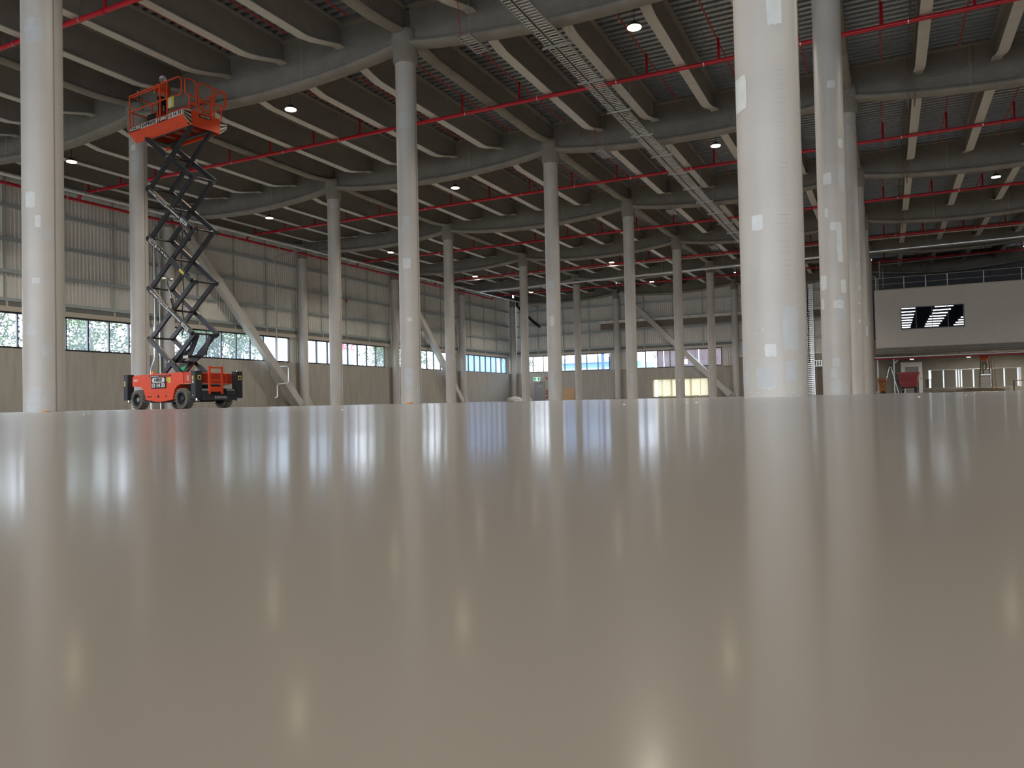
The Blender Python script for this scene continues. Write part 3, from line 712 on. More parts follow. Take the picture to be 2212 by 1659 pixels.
lad.build('ladder_rail', 'orange', lift)
for z in (1.42, .98): MB().box(.935, .975, .5, .95, z-.025, z+.025).build('ladder_rung', 'orange', lift)
MB().box(.935, .975, .5, .95, .58, .76).build('ladder_panel', 'orange', lift)
bp = MB().box(.72, .96, .25, 1.6, .27, .46).build('front_bumper', 'dark', lift)
for a, e in ((.22,.5),(1.2,1.55)): lpoly([(.7,.44),(.96,.44),(.96,.6),(.86,.68),(.7,.68)], a, e).build('bumper_bracket', 'dark', lift)
text('bumper_lettering', 'SUNWARD', .13, 'zinc', bp, frame_mtx((.962, .93, .375), (0,1,0), (0,0,1)), width=.52)
# outriggers
def outrigger(a0, a1, w0, w1):
    o = MB().box(a0, a1, w0, w1, .35, 1.31).build('outrigger', 'dark', lift)
    c = ((a0+a1)/2, (w0+w1)/2)
    MB().lathe([(.05,.28),(.05,.36)], (c[0], c[1], 0), 10).lathe([(.09,.25),(.11,.28)], (c[0], c[1], 0), 14).build('foot_pad', 'chrome', o)
    MB().lathe([(.03,1.31),(.03,1.335),(.01,1.34)], (c[0], c[1], 0), 8).build('top_bolt', 'chrome', o)
    return o
o1 = outrigger(.64, .88, -.03, .24); o2 = outrigger(.64, .88, 1.64, 1.91); o3 = outrigger(-3.45, -3.2, -.03, .22); o4 = outrigger(-3.45, -3.2, 1.64, 1.91)
for o, w in ((o1, 0), (o2, 1.67)):
    MB().box(.88, .885, w+.06, w+.19, 1.0, 1.16).build('warning_sticker', 'yellow', o); MB().box(.885, .888, w+.09, w+.16, 1.03, 1.12).build('sticker_print', 'ink', o)
MB().box(.7, .78, -.036, -.03, 1.0, 1.14).build('warning_sticker', 'yellow', o1); MB().box(.7, .78, -.036, -.03, .88, .97).build('warning_sticker', 'wrap', o1)
MB().box(.71, .75, -.036, -.03, .45, .48).build('warning_sticker', 'signwhite', o1)
for z in (.98, 1.08): MB().box(-3.42, -3.34, -.036, -.03, z-.1, z-.01).build('warning_sticker', 'yellow', o3)
for w in (.1, 1.7): MB().box(-3.22, -2.9, w, w+.12, .4, .62).box(.4, .7, w, w+.14, .34, .5).build('outrigger_arm', 'dark', lift)
# wheels
def wheel(l, w, side_):
    t = link('wheel', None, lift, loc=(l, w, .36))
    MB().lathe([(.22,-.14),(.30,-.15),(.335,-.12),(.345,0),(.335,.12),(.30,.15),(.22,.14)], n=32, axis='y', caps=False).build('tyre', 'tyre', t)
    lg = MB()
    for k in range(20):
        for s in (-1, 1):
            a0, a1 = 2*PI*(k+(.25 if s > 0 else 0))/20, 2*PI*(k+(.25 if s > 0 else 0))/20+.30
            p = (.348*math.sin(a1), 0.0, .348*math.cos(a1)); q = (.338*math.sin(a0), s*.156, .335*math.cos(a0))
            m_ = (a0+a1)/2; lg.bar(p, q, .036, .05, (math.sin(m_), 0, math.cos(m_)))
    lg.build('tread_lug', 'lug', t, kind='stuff')
    s = side_
    MB().lathe([(.235, s*.13),(.225, s*.10),(.20, s*.03),(.10, s*.02),(.0, s*.02)], n=24, axis='y', caps=False).build('rim', 'dark', t)
    MB().lathe([(.235, s*.135),(.25, s*.15),(.262, s*.145)], n=24, axis='y', caps=False).build('rim_edge', 'dark', t)
    MB().lathe([(.09, s*.02),(.085, s*.09),(.05, s*.11),(.0, s*.11)], n=14, axis='y', caps=False).build('hub', 'hubmetal' if l < -1 else 'dark', t)
for l in (-2.68, 0): wheel(l, .15, -1); wheel(l, 1.75, -1 if False else 1)
bc = link('beacon', None, lift, loc=(-2.02, .25, 1.26))
MB().lathe([(.06,0),(.06,.03)], n=14).build('beacon_base', 'black', bc); MB().lathe([(.055,.03),(.06,.07),(.055,.11),(.03,.13)], n=14).build('beacon_lens', 'amber', bc)
hp = MB().box(-1.735, -.835, -.02, -.004, .745, 1.155).build('hire_plate', 'ink', lift)
MB().prism([(-1.68,-.023,1.045),(-1.62,-.023,1.13),(-.95,-.023,1.13),(-.89,-.023,1.045),(-.95,-.023,.96),(-1.62,-.023,.96)], (0,-.002,0)).build('hire_badge', 'signwhite', hp)
FX, FZ = (1,0,0), (0,0,1)
text('hire_word', 'HIRE', .16, 'ink', hp, frame_mtx((-1.285, -.027, 1.045), FX, FZ), width=.46, thick=.03)
text('phone_number', '13 14 33', .19, 'signwhite', hp, frame_mtx((-1.285, -.024, .85), FX, FZ), width=.78, thick=.03)
MB().box(-.82, -.73, -.012, 0, .98, 1.13).build('yellow_notice', 'yellow', lift); MB().box(-.71, -.56, -.012, 0, .93, 1.13).build('yellow_notice', 'yellow', lift)
text('model_lettering', 'HLS', .1, 'signwhite', cov, frame_mtx((-2.72, -.003, 1.07), FX, FZ), width=.24)
# scissor stack
ZL0, DZ, LA, LB = .79, 1.875, -2.46, .14
def arm(p, q, name='scissor_arm'): return MB().bar(p, q, .085, .165, (0,0,1)).build(name, 'dark', lift)
WN, WF, IN, IF = .38, 1.42, .50, 1.30
for k in range(5):
    z0, z1 = ZL0+DZ*k, ZL0+DZ*(k+1)
    for w in (WN, WF):
        a_ = arm((LA-.03, w, z1), (LB+.03, w, z0)); dd_ = Vector((LB-LA, 0, z0-z1)).normalized(); up_ = Vector((-dd_.z, 0, dd_.x))
        MB().bar(Vector((LA, w, z1))+up_*.0835, Vector((LB, w, z0))+up_*.0835, .07, .004, up_).build('dusty_edge', 'dust', a_)
    for w in (IN, IF): arm((LA, w, z0), (LB, w, z1))
    MB().tube([((LA+LB)/2, WN-.06, (z0+z1)/2), ((LA+LB)/2, WF+.06, (z0+z1)/2)], .04, 10).build('centre_pin', 'black', lift)
    MB().tube([(LA, WN-.06, z1), (LA, WF+.06, z1)], .035, 10).build('pivot_pin', 'black', lift)
    MB().tube([(LB, WN-.06, z1), (LB, WF+.06, z1)], .035, 10).build('pivot_pin', 'black', lift)
    for w in (WN-.05, WF+.05):
        MB().lathe([(.05,-.012),(.05,.012)], ((LA+LB)/2, w, (z0+z1)/2), 10, 'y').build('pin_cap', 'zincdull', lift)
    if k < 4:
        for w in (IN+.02, IF-.02): MB().box(LB-.1, LB+.1, w-.09, w+.09, z1-.1, z1+.02).build('knuckle', 'dark', lift)
def arm_frame(k, f, dz=0.0, off=-.0445):
    z0, z1 = ZL0+DZ*k, ZL0+DZ*(k+1)
    p, q = Vector((LA, WN, z1)), Vector((LB, WN, z0)); d = (q-p).normalized(); c = p.lerp(q, f)
    y = Vector((0,1,0)); upv = d.cross(y)*-1
    if upv.z < 0: upv = -upv
    return frame_mtx(c+y*off, d, upv), d
def decal(k, f, L_, h, bgm, body, fgm, tw, size=.11):
    m4, d = arm_frame(k, f)
    pl = MB().box(-L_/2, L_/2, -h/2, h/2, -.001, .001); me = pl.mesh('decal', bgm); me.transform(m4); o = link('arm_decal', me, lift)
    if body:
        m5, _ = arm_frame(k, f, off=-.0475); text('decal_lettering', body, size, fgm, o, m5, width=tw, thick=.025)
for k in (3, 1):
    decal(k, .15, .66, .125, 'ink', 'ACCESS', 'signwhite', .58); decal(k, .36, .70, .125, 'signwhite', 'EXPRESS', 'ink', .62)
    decal(k, .635, .92, .11, 'ink', 'ACCESSEXPRESS', 'signwhite', .84, .085); decal(k, .86, .46, .12, 'signwhite', '.COM.AU', 'ink', .36, .085)
decal(2, .14, .56, .125, 'signwhite', 'HIRE', 'ink', .42); decal(2, .36, .76, .125, 'ink', '13 14 33', 'signwhite', .68)
decal(2, .80, .32, .1, 'yellow', '', 'ink', .3)
for (a, e) in (((-2.15, .9, 4.9), (-1.5, .9, 3.35)), ((-1.35, .95, 7.0), (-.75, .95, 6.2))):
    a, e = Vector(a), Vector(e); mdl = a.lerp(e, .5)
    cy = MB().tube([mdl, e], .055, 10).build('lift_cylinder', 'black', lift); MB().tube([a, mdl], .032, 10).build('chrome_rod', 'chrome', cy)
    MB().tube([a-Vector((0,.25,0)), a+Vector((0,.25,0))], .05, 8).build('cylinder_pin', 'zinc', cy)
cbk = MB()
for w_ in (.62, 1.16): cbk.bar((.1,w_,2.62),(-.3,w_,2.02),.05,.2).bar((-.25,w_,2.08),(-.95,w_,1.78),.05,.24).bar((-.9,w_,1.8),(-1.75,w_,1.62),.05,.13)
cbk.box(-.75, -.45, .62, 1.16, 1.85, 1.93).build('cylinder_bracket', 'dark', lift)
MB().box(-.72, -.42, .588, .594, 1.82, 1.92).build('bracket_sticker', 'signwhite', lift)
MB().tube([(-1.2,.9,2.7),(-1.05,.9,3.2),(-1.25,.95,3.6),(-1.1,.92,4.4),(-1.3,.95,5.5),(-1.1,.9,6.3),(-1.25,.93,7.3),(-1.1,.9,8.2)], .022, 6).build('hydraulic_hose', 'black', lift)
# platform
PF = link('platform', None, lift)
MB().box(-3.12, .18, .4, 1.6, 10.42, 10.5).build('deck_plate', 'zincdull', PF)
for w in (.42, 1.58): MB().box(-3.0, .15, w-.03, w+.03, 10.15, 10.42).build('deck_beam', 'orange', PF)
for l in (-2.6, -1.9, -1.2, -.5, .1): MB().box(l-.03, l+.03, .45, 1.55, 10.25, 10.42).build('cross_member', 'orangedk', PF)
MB().box(-2.7, .05, IN-.06, IN+.06, 10.14, 10.2).box(-2.7, .05, IF-.06, IF+.06, 10.14, 10.2).build('slide_rail', 'black', PF)
for s in (0, 1):
    W = (lambda x: x) if s == 0 else (lambda x: 2.0-x)
    sp = MB().prism([(-3.17,W(.10),10.61),(-3.17,W(.10),10.38),(-3.17,W(.40),10.12),(-3.17,W(.43),10.12),(-3.17,W(.13),10.40),(-3.17,W(.13),10.61)], (3.35,0,0)).build('toe_board', 'orange', PF)
    if s == 0:
        for x0, x1, body, bgm, fg, tw in ((-3.13,-2.38,'ACCESS','ink','signwhite',.66), (-2.38,-1.36,'EXPRESS','signwhite','ink',.9), (-1.34,-.73,'HIRE','ink','signwhite',.5), (-.72,.15,'13 14 33','signwhite','ink',.74)):
            o = MB().box(x0, x1, .092, .099, 10.42, 10.595).build('hire_banner', bgm, sp)
            text('banner_lettering', body, .17, fg, o, frame_mtx(((x0+x1)/2, .09, 10.507), FX, FZ), width=tw, thick=.02)
    gs = MB().prism([(.19,W(.10),10.61),(.19,W(.10),10.38),(.19,W(.40),10.12),(.19,W(.40),10.66)], (.02,0,0)).build('hazard_gusset', 'wrap', PF)
    for q in range(3):
        z1_, z2_ = 10.16+.165*q, 10.395+.07*q
        MB().prism([(.212,W(.395),z1_),(.212,W(.395),z1_+.085),(.212,W(.105),z2_+.036),(.212,W(.105),z2_)], (.003,0,0)).build('hazard_stripe', 'ink', gs)
ep = MB().box(.17, .21, .4, 1.6, 10.12, 10.66).build('end_panel', 'orange', PF)
pl = MB().box(.211, .216, .72, 1.2, 10.49, 10.6).build('maker_plate', 'ink', ep); text('plate_lettering', 'ACCESS EXPRESS', .06, 'signwhite', pl, frame_mtx((.218, .96, 10.545), (0,1,0), FZ), width=.42)
def rail(pts, r=.026, name='guard_rail'): return MB().tube(pts, r, 8).build(name, 'orange', PF)
for w in (.1, 1.9):
    rail([(-3.1,w,10.5),(-3.1,w,11.72),(-3.03,w,11.8),(-.05,w,11.81),(.06,w,11.74),(.1,w,11.64),(.1,w,11.28),(.06,w,11.18),(-.05,w,11.15),(-.36,w,11.17)])
    rail([(-3.1,w,11.2),(-.72,w,11.19)])
    rail([(-3.02,w+.03,11.74),(-1.2,w+.03,11.75)], .02)
    for l in (-1.17, -.74): MB().box(l-.03, l+.03, w-.02, w+.02, 10.5, 11.8).build('rail_post', 'orange', PF)
    rail([(-2.95,w+.05,10.6),(-2.95,w+.05,11.2)], .022, 'rail_post')
for l in (-3.1,):
    rail([(l,.1,11.8),(l,1.9,11.8)]); rail([(l,.1,11.2),(l,1.9,11.2)]); rail([(l,1.0,10.5),(l,1.0,11.8)])
for a, e, zb in ((.17,.62,11.16),(.68,1.28,11.1),(1.36,1.86,11.16)):
    rail([(.2,a+.06,11.74),(.2,e-.06,11.74),(.2,e,11.66),(.2,e,zb+.08),(.2,e-.06,zb),(.2,a+.06,zb),(.2,a,zb+.08),(.2,a,11.66)]+[(.2,a+.06,11.74)], .026, 'gate_hoop')
for y_ in (.33, .62, .72, 1.26, 1.36, 1.66): rail([(.2,y_,10.6),(.2,y_,11.2)], .026, 'rail_post')
rail([(.2,.72,10.8),(.2,1.26,10.8)]); rail([(.2,.33,10.9),(.2,.62,10.9)])
MB().box(-3.0, -2.45, .75, 1.05, 10.62, 11.25).build('control_box', 'black', PF); MB().box(-2.44, -2.2, .75, 1.0, 10.62, 11.3).build('red_case', 'orangedk', PF)
tg = MB().box(-.66, -.3, .06, .075, 10.78, 11.16).build('document_tag', 'yellow', PF); MB().box(-.58, -.42, .052, .06, 10.84, 11.08).build('tag_paper', 'signwhite', tg)
for x_ in (-1.0, -.2): MB().box(x_-.9 if x_ < -.5 else -.9, x_+.15, 1.84, 1.87, 10.72, 10.76).build('white_strip', 'zinc', PF)

# ---------------------------------------------------------------- people
def skin(name, verts, edges, radii, m, parent, sub=1):
    me = bpy.data.meshes.new(name); me.from_pydata([tuple(v) for v in verts], edges, []); o = bpy.data.objects.new(name, me); COL.objects.link(o)
    md = o.modifiers.new('skin', 'SKIN'); md.use_smooth_shade = True
    sv = me.skin_vertices[0].data
    for i, r in enumerate(radii): sv[i].radius = (r, r) if not isinstance(r, tuple) else r
    sv[0].use_root = True
    o.modifiers.new('sub', 'SUBSURF').levels = sub
    dg = bpy.context.evaluated_depsgraph_get(); res = bpy.data.meshes.new_from_object(o.evaluated_get(dg))
    bpy.data.objects.remove(o); res.materials.clear(); res.materials.append(M[m])
    for p in res.polygons: p.use_smooth = True
    return link(name, res, parent)
def person(label, loc, rz, J, shirt, trous, hat):
    """J: joints by name; local x = facing"""
    t = thing('person', label, 'person', loc, rz, kind='thing')
    V, E, Rr = [], [], []
    idx = {}
    def jn(n_, p, r, par=None):
        idx[n_] = len(V); V.append(p); Rr.append(r)
        if par: E.append((idx[par], idx[n_]))
    jn('pelvis', J['pelvis'], (.15,.12)); jn('waist', J['waist'], (.13,.10), 'pelvis'); jn('chest', J['chest'], (.16,.12), 'waist')
    jn('neck', J['neck'], .055, 'chest'); jn('jaw', J['jaw'], (.075,.075), 'neck'); jn('crown', J['crown'], (.085,.092), 'jaw')
    nv = Vector(J['nose']); jn('nose', nv, .016, 'jaw')
    for s in 'lr':
        jn('sho'+s, J['sho'+s], .065, 'chest'); jn('elb'+s, J['elb'+s], .045, 'sho'+s); jn('wri'+s, J['wri'+s], .03, 'elb'+s)
        wv, ev = Vector(J['wri'+s]), Vector(J['elb'+s]); d_ = (wv-ev).normalized(); sd = d_.cross(Vector((1,0,0.3))).normalized()
        jn('palm'+s, wv+d_*.08, .032, 'wri'+s)
        for q, (o_, ln) in enumerate(((-.032,.065),(-.011,.085),(.011,.08),(.032,.06))):
            jn(f'f{s}{q}a', wv+d_*.12+sd*o_, .010, 'palm'+s); jn(f'f{s}{q}b', wv+d_*(.12+ln)+sd*o_*1.1+Vector((.02,0,-.012)), .008, f'f{s}{q}a')
        jn(f't{s}a', wv+d_*.05+sd*.05+Vector((.015,0,0)), .011, 'palm'+s); jn(f't{s}b', wv+d_*.09+sd*.07+Vector((.03,0,0)), .009, f't{s}a')
        jn('hip'+s, J['hip'+s], .085, 'pelvis'); jn('kne'+s, J['kne'+s], .06, 'hip'+s); jn('ank'+s, J['ank'+s], .042, 'kne'+s)
        jn('toe'+s, Vector(J['ank'+s])+Vector((.16,0,-.05)), .035, 'ank'+s)
    skin('body', V, E, Rr, 'skin', t)
    g = lambda *n_: [J[q] for q in n_]
    v = g('waist','chest','shol','elbl','shor','elbr'); v[0] = Vector(J['pelvis'])+Vector((0,0,.04))
    v2 = [v[0], J['chest'], J['shol'], Vector(J['shol']).lerp(Vector(J['elbl']), .95), J['shor'], Vector(J['shor']).lerp(Vector(J['elbr']), .95), Vector(J['chest']).lerp(Vector(J['neck']), .5), Vector(J['chest']).lerp(Vector(J['neck']), .95)]
    skin('shirt', v2, [(0,1),(1,2),(2,3),(1,4),(4,5),(1,6),(6,7)], [(.17,.14),(.205,.155),.10,.068,.10,.068,(.15,.125),.075], shirt, t)
    v3 = [J['pelvis'], J['hipl'], J['knel'], Vector(J['knel']).lerp(Vector(J['ankl']), .92), J['hipr'], J['kner'], Vector(J['kner']).lerp(Vector(J['ankr']), .92)]
    skin('trousers', v3, [(0,1),(1,2),(2,3),(0,4),(4,5),(5,6)], [(.17,.14),.11,.08,.07,.11,.08,.07], trous, t)
    for s in 'lr':
        a = Vector(J['ank'+s]); skin('boot', [a+Vector((0,0,.06)), a+Vector((0,0,-.03)), a+Vector((.17,0,-.055))], [(0,1),(1,2)], [.06,.058,.042], 'black', t)
    c = Vector(J['crown'])
    if hat:
        h = MB().lathe([(.128,-.01),(.125,.04),(.105,.09),(.06,.125),(0.0,.135)], tuple(c+Vector((0,0,.015))), 20, caps=False)
        h.prism([c+Vector((.06,-.09,0)), c+Vector((.19,-.06,-.01)), c+Vector((.19,.06,-.01)), c+Vector((.06,.09,0))], (0,0,.012)); h.build('helmet', 'helmet', t)
    else: MB().lathe([(.098,-.02),(.102,.03),(.08,.08),(.0,.105)], tuple(c+Vector((-.012,0,0))), 16, caps=False).build('hair', 'hair', t)
    for s in (-1, 1):
        j_ = Vector(J['jaw']).lerp(c, .5); fd = (nv-Vector(J['jaw'])); fd.z = 0; fd.normalize(); sd = Vector((-fd.y, fd.x, 0))
        MB().lathe([(.0,-.01),(.012,0),(.0,.01)], tuple(j_+fd*.083+sd*.03*s+Vector((0,0,.02))), 8, caps=False).build('eye', 'ink', t)
        MB().lathe([(.0,-.03),(.018,-.01),(.02,.015),(.0,.03)], tuple(j_+sd*.085*s), 8, caps=False).build('ear', 'skin', t)
    MB().bar(Vector(J['jaw'])+fd*.078-sd*.022+Vector((0,0,-.02)), Vector(J['jaw'])+fd*.078+sd*.022+Vector((0,0,-.02)), .006, .006).build('mouth', 'redplastic', t)
    return t
JW = dict(pelvis=(0,0,.98), waist=(.01,0,1.12), chest=(.02,0,1.34), neck=(.03,0,1.50), jaw=(.055,0,1.585), crown=(.045,0,1.70), nose=(.155,0,1.61),
          shol=(.02,.19,1.42), shor=(.02,-.19,1.42), elbl=(.16,.25,1.2), elbr=(.14,-.24,1.18), wril=(.38,.2,1.28), wrir=(.36,-.14,1.2),
          hipl=(0,.1,.93), hipr=(0,-.1,.93), knel=(.03,.11,.5), kner=(.03,-.11,.5), ankl=(0,.12,.09), ankr=(0,-.12,.09))
def l2w(l, w, z): c, s = math.cos(LROT), math.sin(LROT); return (LX+l*c-w*s, LY+l*s+w*c, z)
person('person in white helmet, orange vest and dark trousers standing in the raised lift', l2w(-1.65, .55, 10.5), LROT+PI-.25, {k: tuple(Vector(v)*1.03) for k, v in JW.items()}, 'hivis', 'navy', True)
JL = dict(pelvis=(0,0,1.0), waist=(.02,0,1.14), chest=(.05,0,1.36), neck=(.08,0,1.52), jaw=(.10,0,1.6), crown=(.09,0,1.72), nose=(.2,0,1.64),
          shol=(.05,.2,1.44), shor=(.05,-.2,1.44), elbl=(.16,.34,1.5), elbr=(.16,-.34,1.48), wril=(.25,.26,1.74), wrir=(.25,-.24,1.72),
          hipl=(0,.1,.95), hipr=(0,-.1,.95), knel=(.05,.1,.52), kner=(.26,-.2,.72), ankl=(0,.06,.09), ankr=(.16,-.12,.42))
person('person in orange shirt and khaki trousers on a ladder, head hidden by the pipe', (7.5, 75.85, 1.46), PI/2, JL, 'hivis', 'khaki', False)

# ---------------------------------------------------------------- office block at the far right
OY = 72.0
of = thing('office_block', 'beige clad upper office block with a dark window band beside the last columns', 'office', kind='thing')
def hrib(x0, x1, z0, z1, name='front_cladding'):
    z = z0; pts = []
    while z < z1-1e-6: pts += [(0, z), (-.006, min(z1, z+.025)), (-.006, min(z1, z+.05)), (0, min(z1, z+.07))]; z += .085
    pts.append((0, z1)); k = len(pts)
    m_ = MB(); m_.add([(x0, OY+a, b_) for a, b_ in pts]+[(x1, OY+a, b_) for a, b_ in pts], [(i, i+1, i+1+k, i+k) for i in range(k-1)]); return m_.build(name, 'officewall', of)
XO0, XO1 = -.66, 25.4
WXA, WXB, WZA, WZB = 1.30, 5.89, 5.29, 7.14
hrib(XO0, WXA, 3.86, 8.66); hrib(WXB, XO1, 3.86, 8.66); hrib(WXA, WXB, 3.86, WZA); hrib(WXA, WXB, WZB, 8.66)
MB().box(XO0, XO1, OY-.03, OY+.2, 8.66, 8.74).build('top_flashing', 'trimbeige', of); MB().box(XO0, XO1, OY-.03, OY+.1, 3.80, 3.86).build('base_flashing', 'trimbeige', of)
MB().box(XO0, XO0+.1, OY, EY-.3, 3.86, 8.66).build('end_cladding', 'officewall', of)
MB().box(XO0, XO1, OY+.05, EY-.3, 8.5, 8.66).build('office_roof', 'slab', of); MB().box(XO0, XO1, OY+.35, EY-.3, 3.5, 3.8).build('office_floor', 'slab', of)
MB().box(WXA-.6, WXA-.5, OY+.05, EY-.4, 3.86, 8.5).box(WXB+2.6, WXB+2.7, OY+.05, EY-.4, 3.86, 8.5).build('partition', 'brown', of)
wo = thing('window_8', 'dark four pane office window with bright horizontal light strips inside', 'window', kind='structure')
MB().box(WXA, WXB, OY-.03, OY+.1, WZB-.06, WZB).box(WXA, WXB, OY-.03, OY+.1, WZA, WZA+.07).box(WXA, WXA+.06, OY-.03, OY+.1, WZA, WZB).box(WXB-.06, WXB, OY-.03, OY+.1, WZA, WZB).build('window_frame', 'frame', wo)
for x in (2.43, 3.59, 4.74): MB().box(x-.025, x+.025, OY-.02, OY+.08, WZA+.07, WZB-.06).build('mullion', 'frame', wo)
for a, e in ((WXA+.06, 2.405), (2.455, 3.565), (3.615, 4.715), (4.765, WXB-.06)): MB().box(a, e, OY+.03, OY+.036, WZA+.07, WZB-.06).build('pane', 'panebright', wo)
# lit louvre strips inside, on the end wall
M['slat'] = mat('louvre_slat', (0.21, 0.195, 0.16), 0.6)
M['litstrip'] = mat('lit_louvre_gap', (1, 1, .97), .5, emis=2.2)
lt = thing('louvre_window', 'bank of bright horizontal louvre gaps seen through the dark office window', 'window', kind='thing')
MB().box(.9, 7.6, 84.62, 84.68, 5.6, 8.45).build('louvre_back', 'navy', lt)
K = (84.6)/OY
ys = [338, 428, 508, 580, 648, 712, 773, 829]
le = [590, 585, 552, 527, 502, 481, 456, 440]; ms = [1118, 1068, 1030, 975, 935, 895, 860, 830]; me_ = [1615, 1540, 1472, 1410, 1355, 1300, 1250, 1205]; rs = [None, None, None, None, 1800, 1730, 1660, 1605]
cx_ = lambda px: 1.32+(px-195)*(5.87-1.32)/(1885-195)
for q in range(8):
    z = (7.07-(ys[q]-325)*(7.07-5.37)/(855-325))*K+.02
    segs = [(205, le[q]), (ms[q], me_[q])] + ([(rs[q], 1862)] if rs[q] else [])
    for a, e in segs: MB().box(cx_(a)*K, cx_(e)*K, 84.59, 84.62, z-.045, z+.045).build('lit_gap', 'litstrip', lt)
rl = thing('roof_railing', 'pale two-rail guard railing along the office roof edge', 'railing', kind='thing')
MB().tube([(-.75, 72.2, 9.74), (25, 72.2, 9.74)], .03, 8).build('top_rail', 'zincdull', rl); MB().tube([(-.75, 72.2, 9.22), (25, 72.2, 9.22)], .022, 8).build('mid_rail', 'zincdull', rl)
for x in (-.51, 1.61, 3.21, 4.78, 7.33, 9.89, 12.5, 15.1, 17.7, 20.3, 22.9): MB().box(x-.03, x+.03, 72.17, 72.23, 8.7, 9.72).build('post', 'zincdull', rl)
eb = thing('edge_beam', 'sprayed grey edge beam carrying the front of the office', 'beam', kind='thing')
sweep([lambda a, h, x=x: (x, OY+a, 3.28+h) for x in (-.75, 4, 9, 14, 19, 25.3)], [(-.1,0),(-.2,.04),(-.22,.1),(-.16,.16),(-.06,.2),(-.06,.5),(.3,.5),(.3,.2),(.3,.05),(.1,0)]).build('beam_body', 'spray', eb)
MB().box(-.75, 25.3, OY+.3, EY-.2, 3.42, 3.48).build('soffit', 'spray', eb)
up = thing('service_pipe', 'bright foil wrapped service pipe under the office edge', 'pipe', kind='thing'); MB().tube([(-.9, 73, 3.07), (25, 73, 3.1)], .07, 10).build('pipe_run', 'zinc', up)
up = thing('fire_pipe', 'red fire pipe running below the office edge past the ladder', 'pipe', kind='thing'); MB().tube([(-.9, 73.1, 2.93), (25, 73.1, 2.96)], .055, 10).build('pipe_run', 'red', up)
for x in (2.1, 5.6, 9.2): MB().tube([(x-.03, 73.1, 2.94), (x+.03, 73.1, 2.94)], .07, 10).build('coupling', 'red', up)
MB().tube([(5.35, 72.6, 3.45), (5.5, 72.6, 3.4), (5.5, 72.6, 3.22), (5.4, 72.6, 3.15)], .03, 8).build('copper_bend', 'copper', up)
# pipes above the office roof
pp = thing('roof_pipe', 'grey pipe above the office roof with drop legs at the corner', 'pipe', kind='thing')
MB().tube([(-.15, 78.6, 11.87), (13, 78.4, 12.15)], .06, 8).build('pipe_run', 'zincdull', pp)
MB().tube([(-.2, 72.6, 11.3), (-.2, 72.6, 9.9), (-.35, 72.6, 9.7), (-.35, 72.6, 8.8)], .05, 8).tube([(0.05, 72.9, 10.6), (.05, 72.9, 9.0)], .03, 8).tube([(-.75, 72.4, 9.95), (-.55, 72.4, 9.98), (-.5, 72.4, 9.7)], .04, 8).build('drop_leg', 'zincdull', pp)

# ---------------------------------------------------------------- under the office
lw = thing('slatted_louvre', 'row of grey slatted louvre panels between bright white strips under the office', 'louvre', kind='thing')
ed = [v for s in SLITS for v in s]
for a, e in zip(ed[1:-1:2], ed[2::2]):
    if e-a < .3: continue
    s = MB(); z = .5
    MB().box(a+.02, e-.02, EY-.03, EY-.005, .46, 2.14).build('louvre_back', 'doorgrey', lw)
    while z < 2.1: s.add([(a+.03, EY-.08, z), (e-.03, EY-.08, z), (e-.03, EY-.035, z+.055), (a+.03, EY-.035, z+.055)], [(0,1,2,3)]); z += .075
    s.build('slats', 'slat', lw, kind='stuff')
    MB().box(a, e, EY-.09, EY, 2.14, 2.18).build('head_rail', 'zincdull', lw)
for a, e in SLITS: MB().box(a, e, EY+.05, EY+.06, .44, 2.17).build('white_strip', 'translip', lw)
MB().box(11.14, 11.35, EY-.05, EY-.01, .4, 2.2).build('blue_jamb', 'shedwall', lw)
dl = thing('door_lining', 'large white door lining standing behind the red bin', 'door frame', kind='thing')
MB().box(1.37, 1.74, 84.5, 84.7, 0, 3.0).box(2.9, 3.23, 84.5, 84.7, 0, 3.0).box(1.74, 2.9, 84.5, 84.7, 2.54, 3.0).build('lining', 'white', dl); MB().box(1.74, 2.9, 84.62, 84.66, 0, 2.54).build('grey_panel', 'doorgrey', dl)
for x_, lab in ((8.2, 'added light batten under the office soffit past the ladder'), (15.0, 'added light batten under the office soffit at the far side')):  # battens added to brighten the wall and lining under the office
    t = thing('added_light_batten', lab, 'light', (x_, 80, 3.36), kind='thing'); MB().box(-.75,.75,-.08,.08,0,.06).build('housing', 'white', t); MB().box(-.73,.73,-.05,.05,-.03,0).build('added_batten_cover', 'exitwhite', t)
    l = bpy.data.lights.new('added_batten_light', 'AREA'); l.shape = 'RECTANGLE'; l.size = 1.45; l.size_y = .1; l.energy = 230; l.color = (1, .93, .82)
    lo = bpy.data.objects.new('added_batten_light', l); COL.objects.link(lo); lo.parent = t; lo.location = (0, 0, -.04)
# red skip bin
bn = thing('skip_bin', 'red plastic wheeled skip bin in front of the white door lining', 'bin', (1.85, 76, 0), -.12, kind='thing')
def frustum(a0, b0, z0, a1, b1, z1): return MB().add([(-a0,-b0,z0),(a0,-b0,z0),(a0,b0,z0),(-a0,b0,z0),(-a1,-b1,z1),(a1,-b1,z1),(a1,b1,z1),(-a1,b1,z1)], [(0,3,2,1),(4,5,6,7),(0,1,5,4),(1,2,6,5),(2,3,7,6),(3,0,4,7)])
frustum(.6,.44,.5,.78,.56,1.72).build('tub', 'redplastic', bn)
MB().box(-.86,.86,-.62,.62,1.68,1.76).build('rim', 'redplastic', bn); MB().box(-.8,.8,-.6,.6,1.76,1.82).build('lid', 'redplastic', bn)
for s in (-1, 1): MB().box(s*.66-.04, s*.66+.04, -.6, -.5, .85, 1.7).build('corner_rib', 'redplastic', bn)
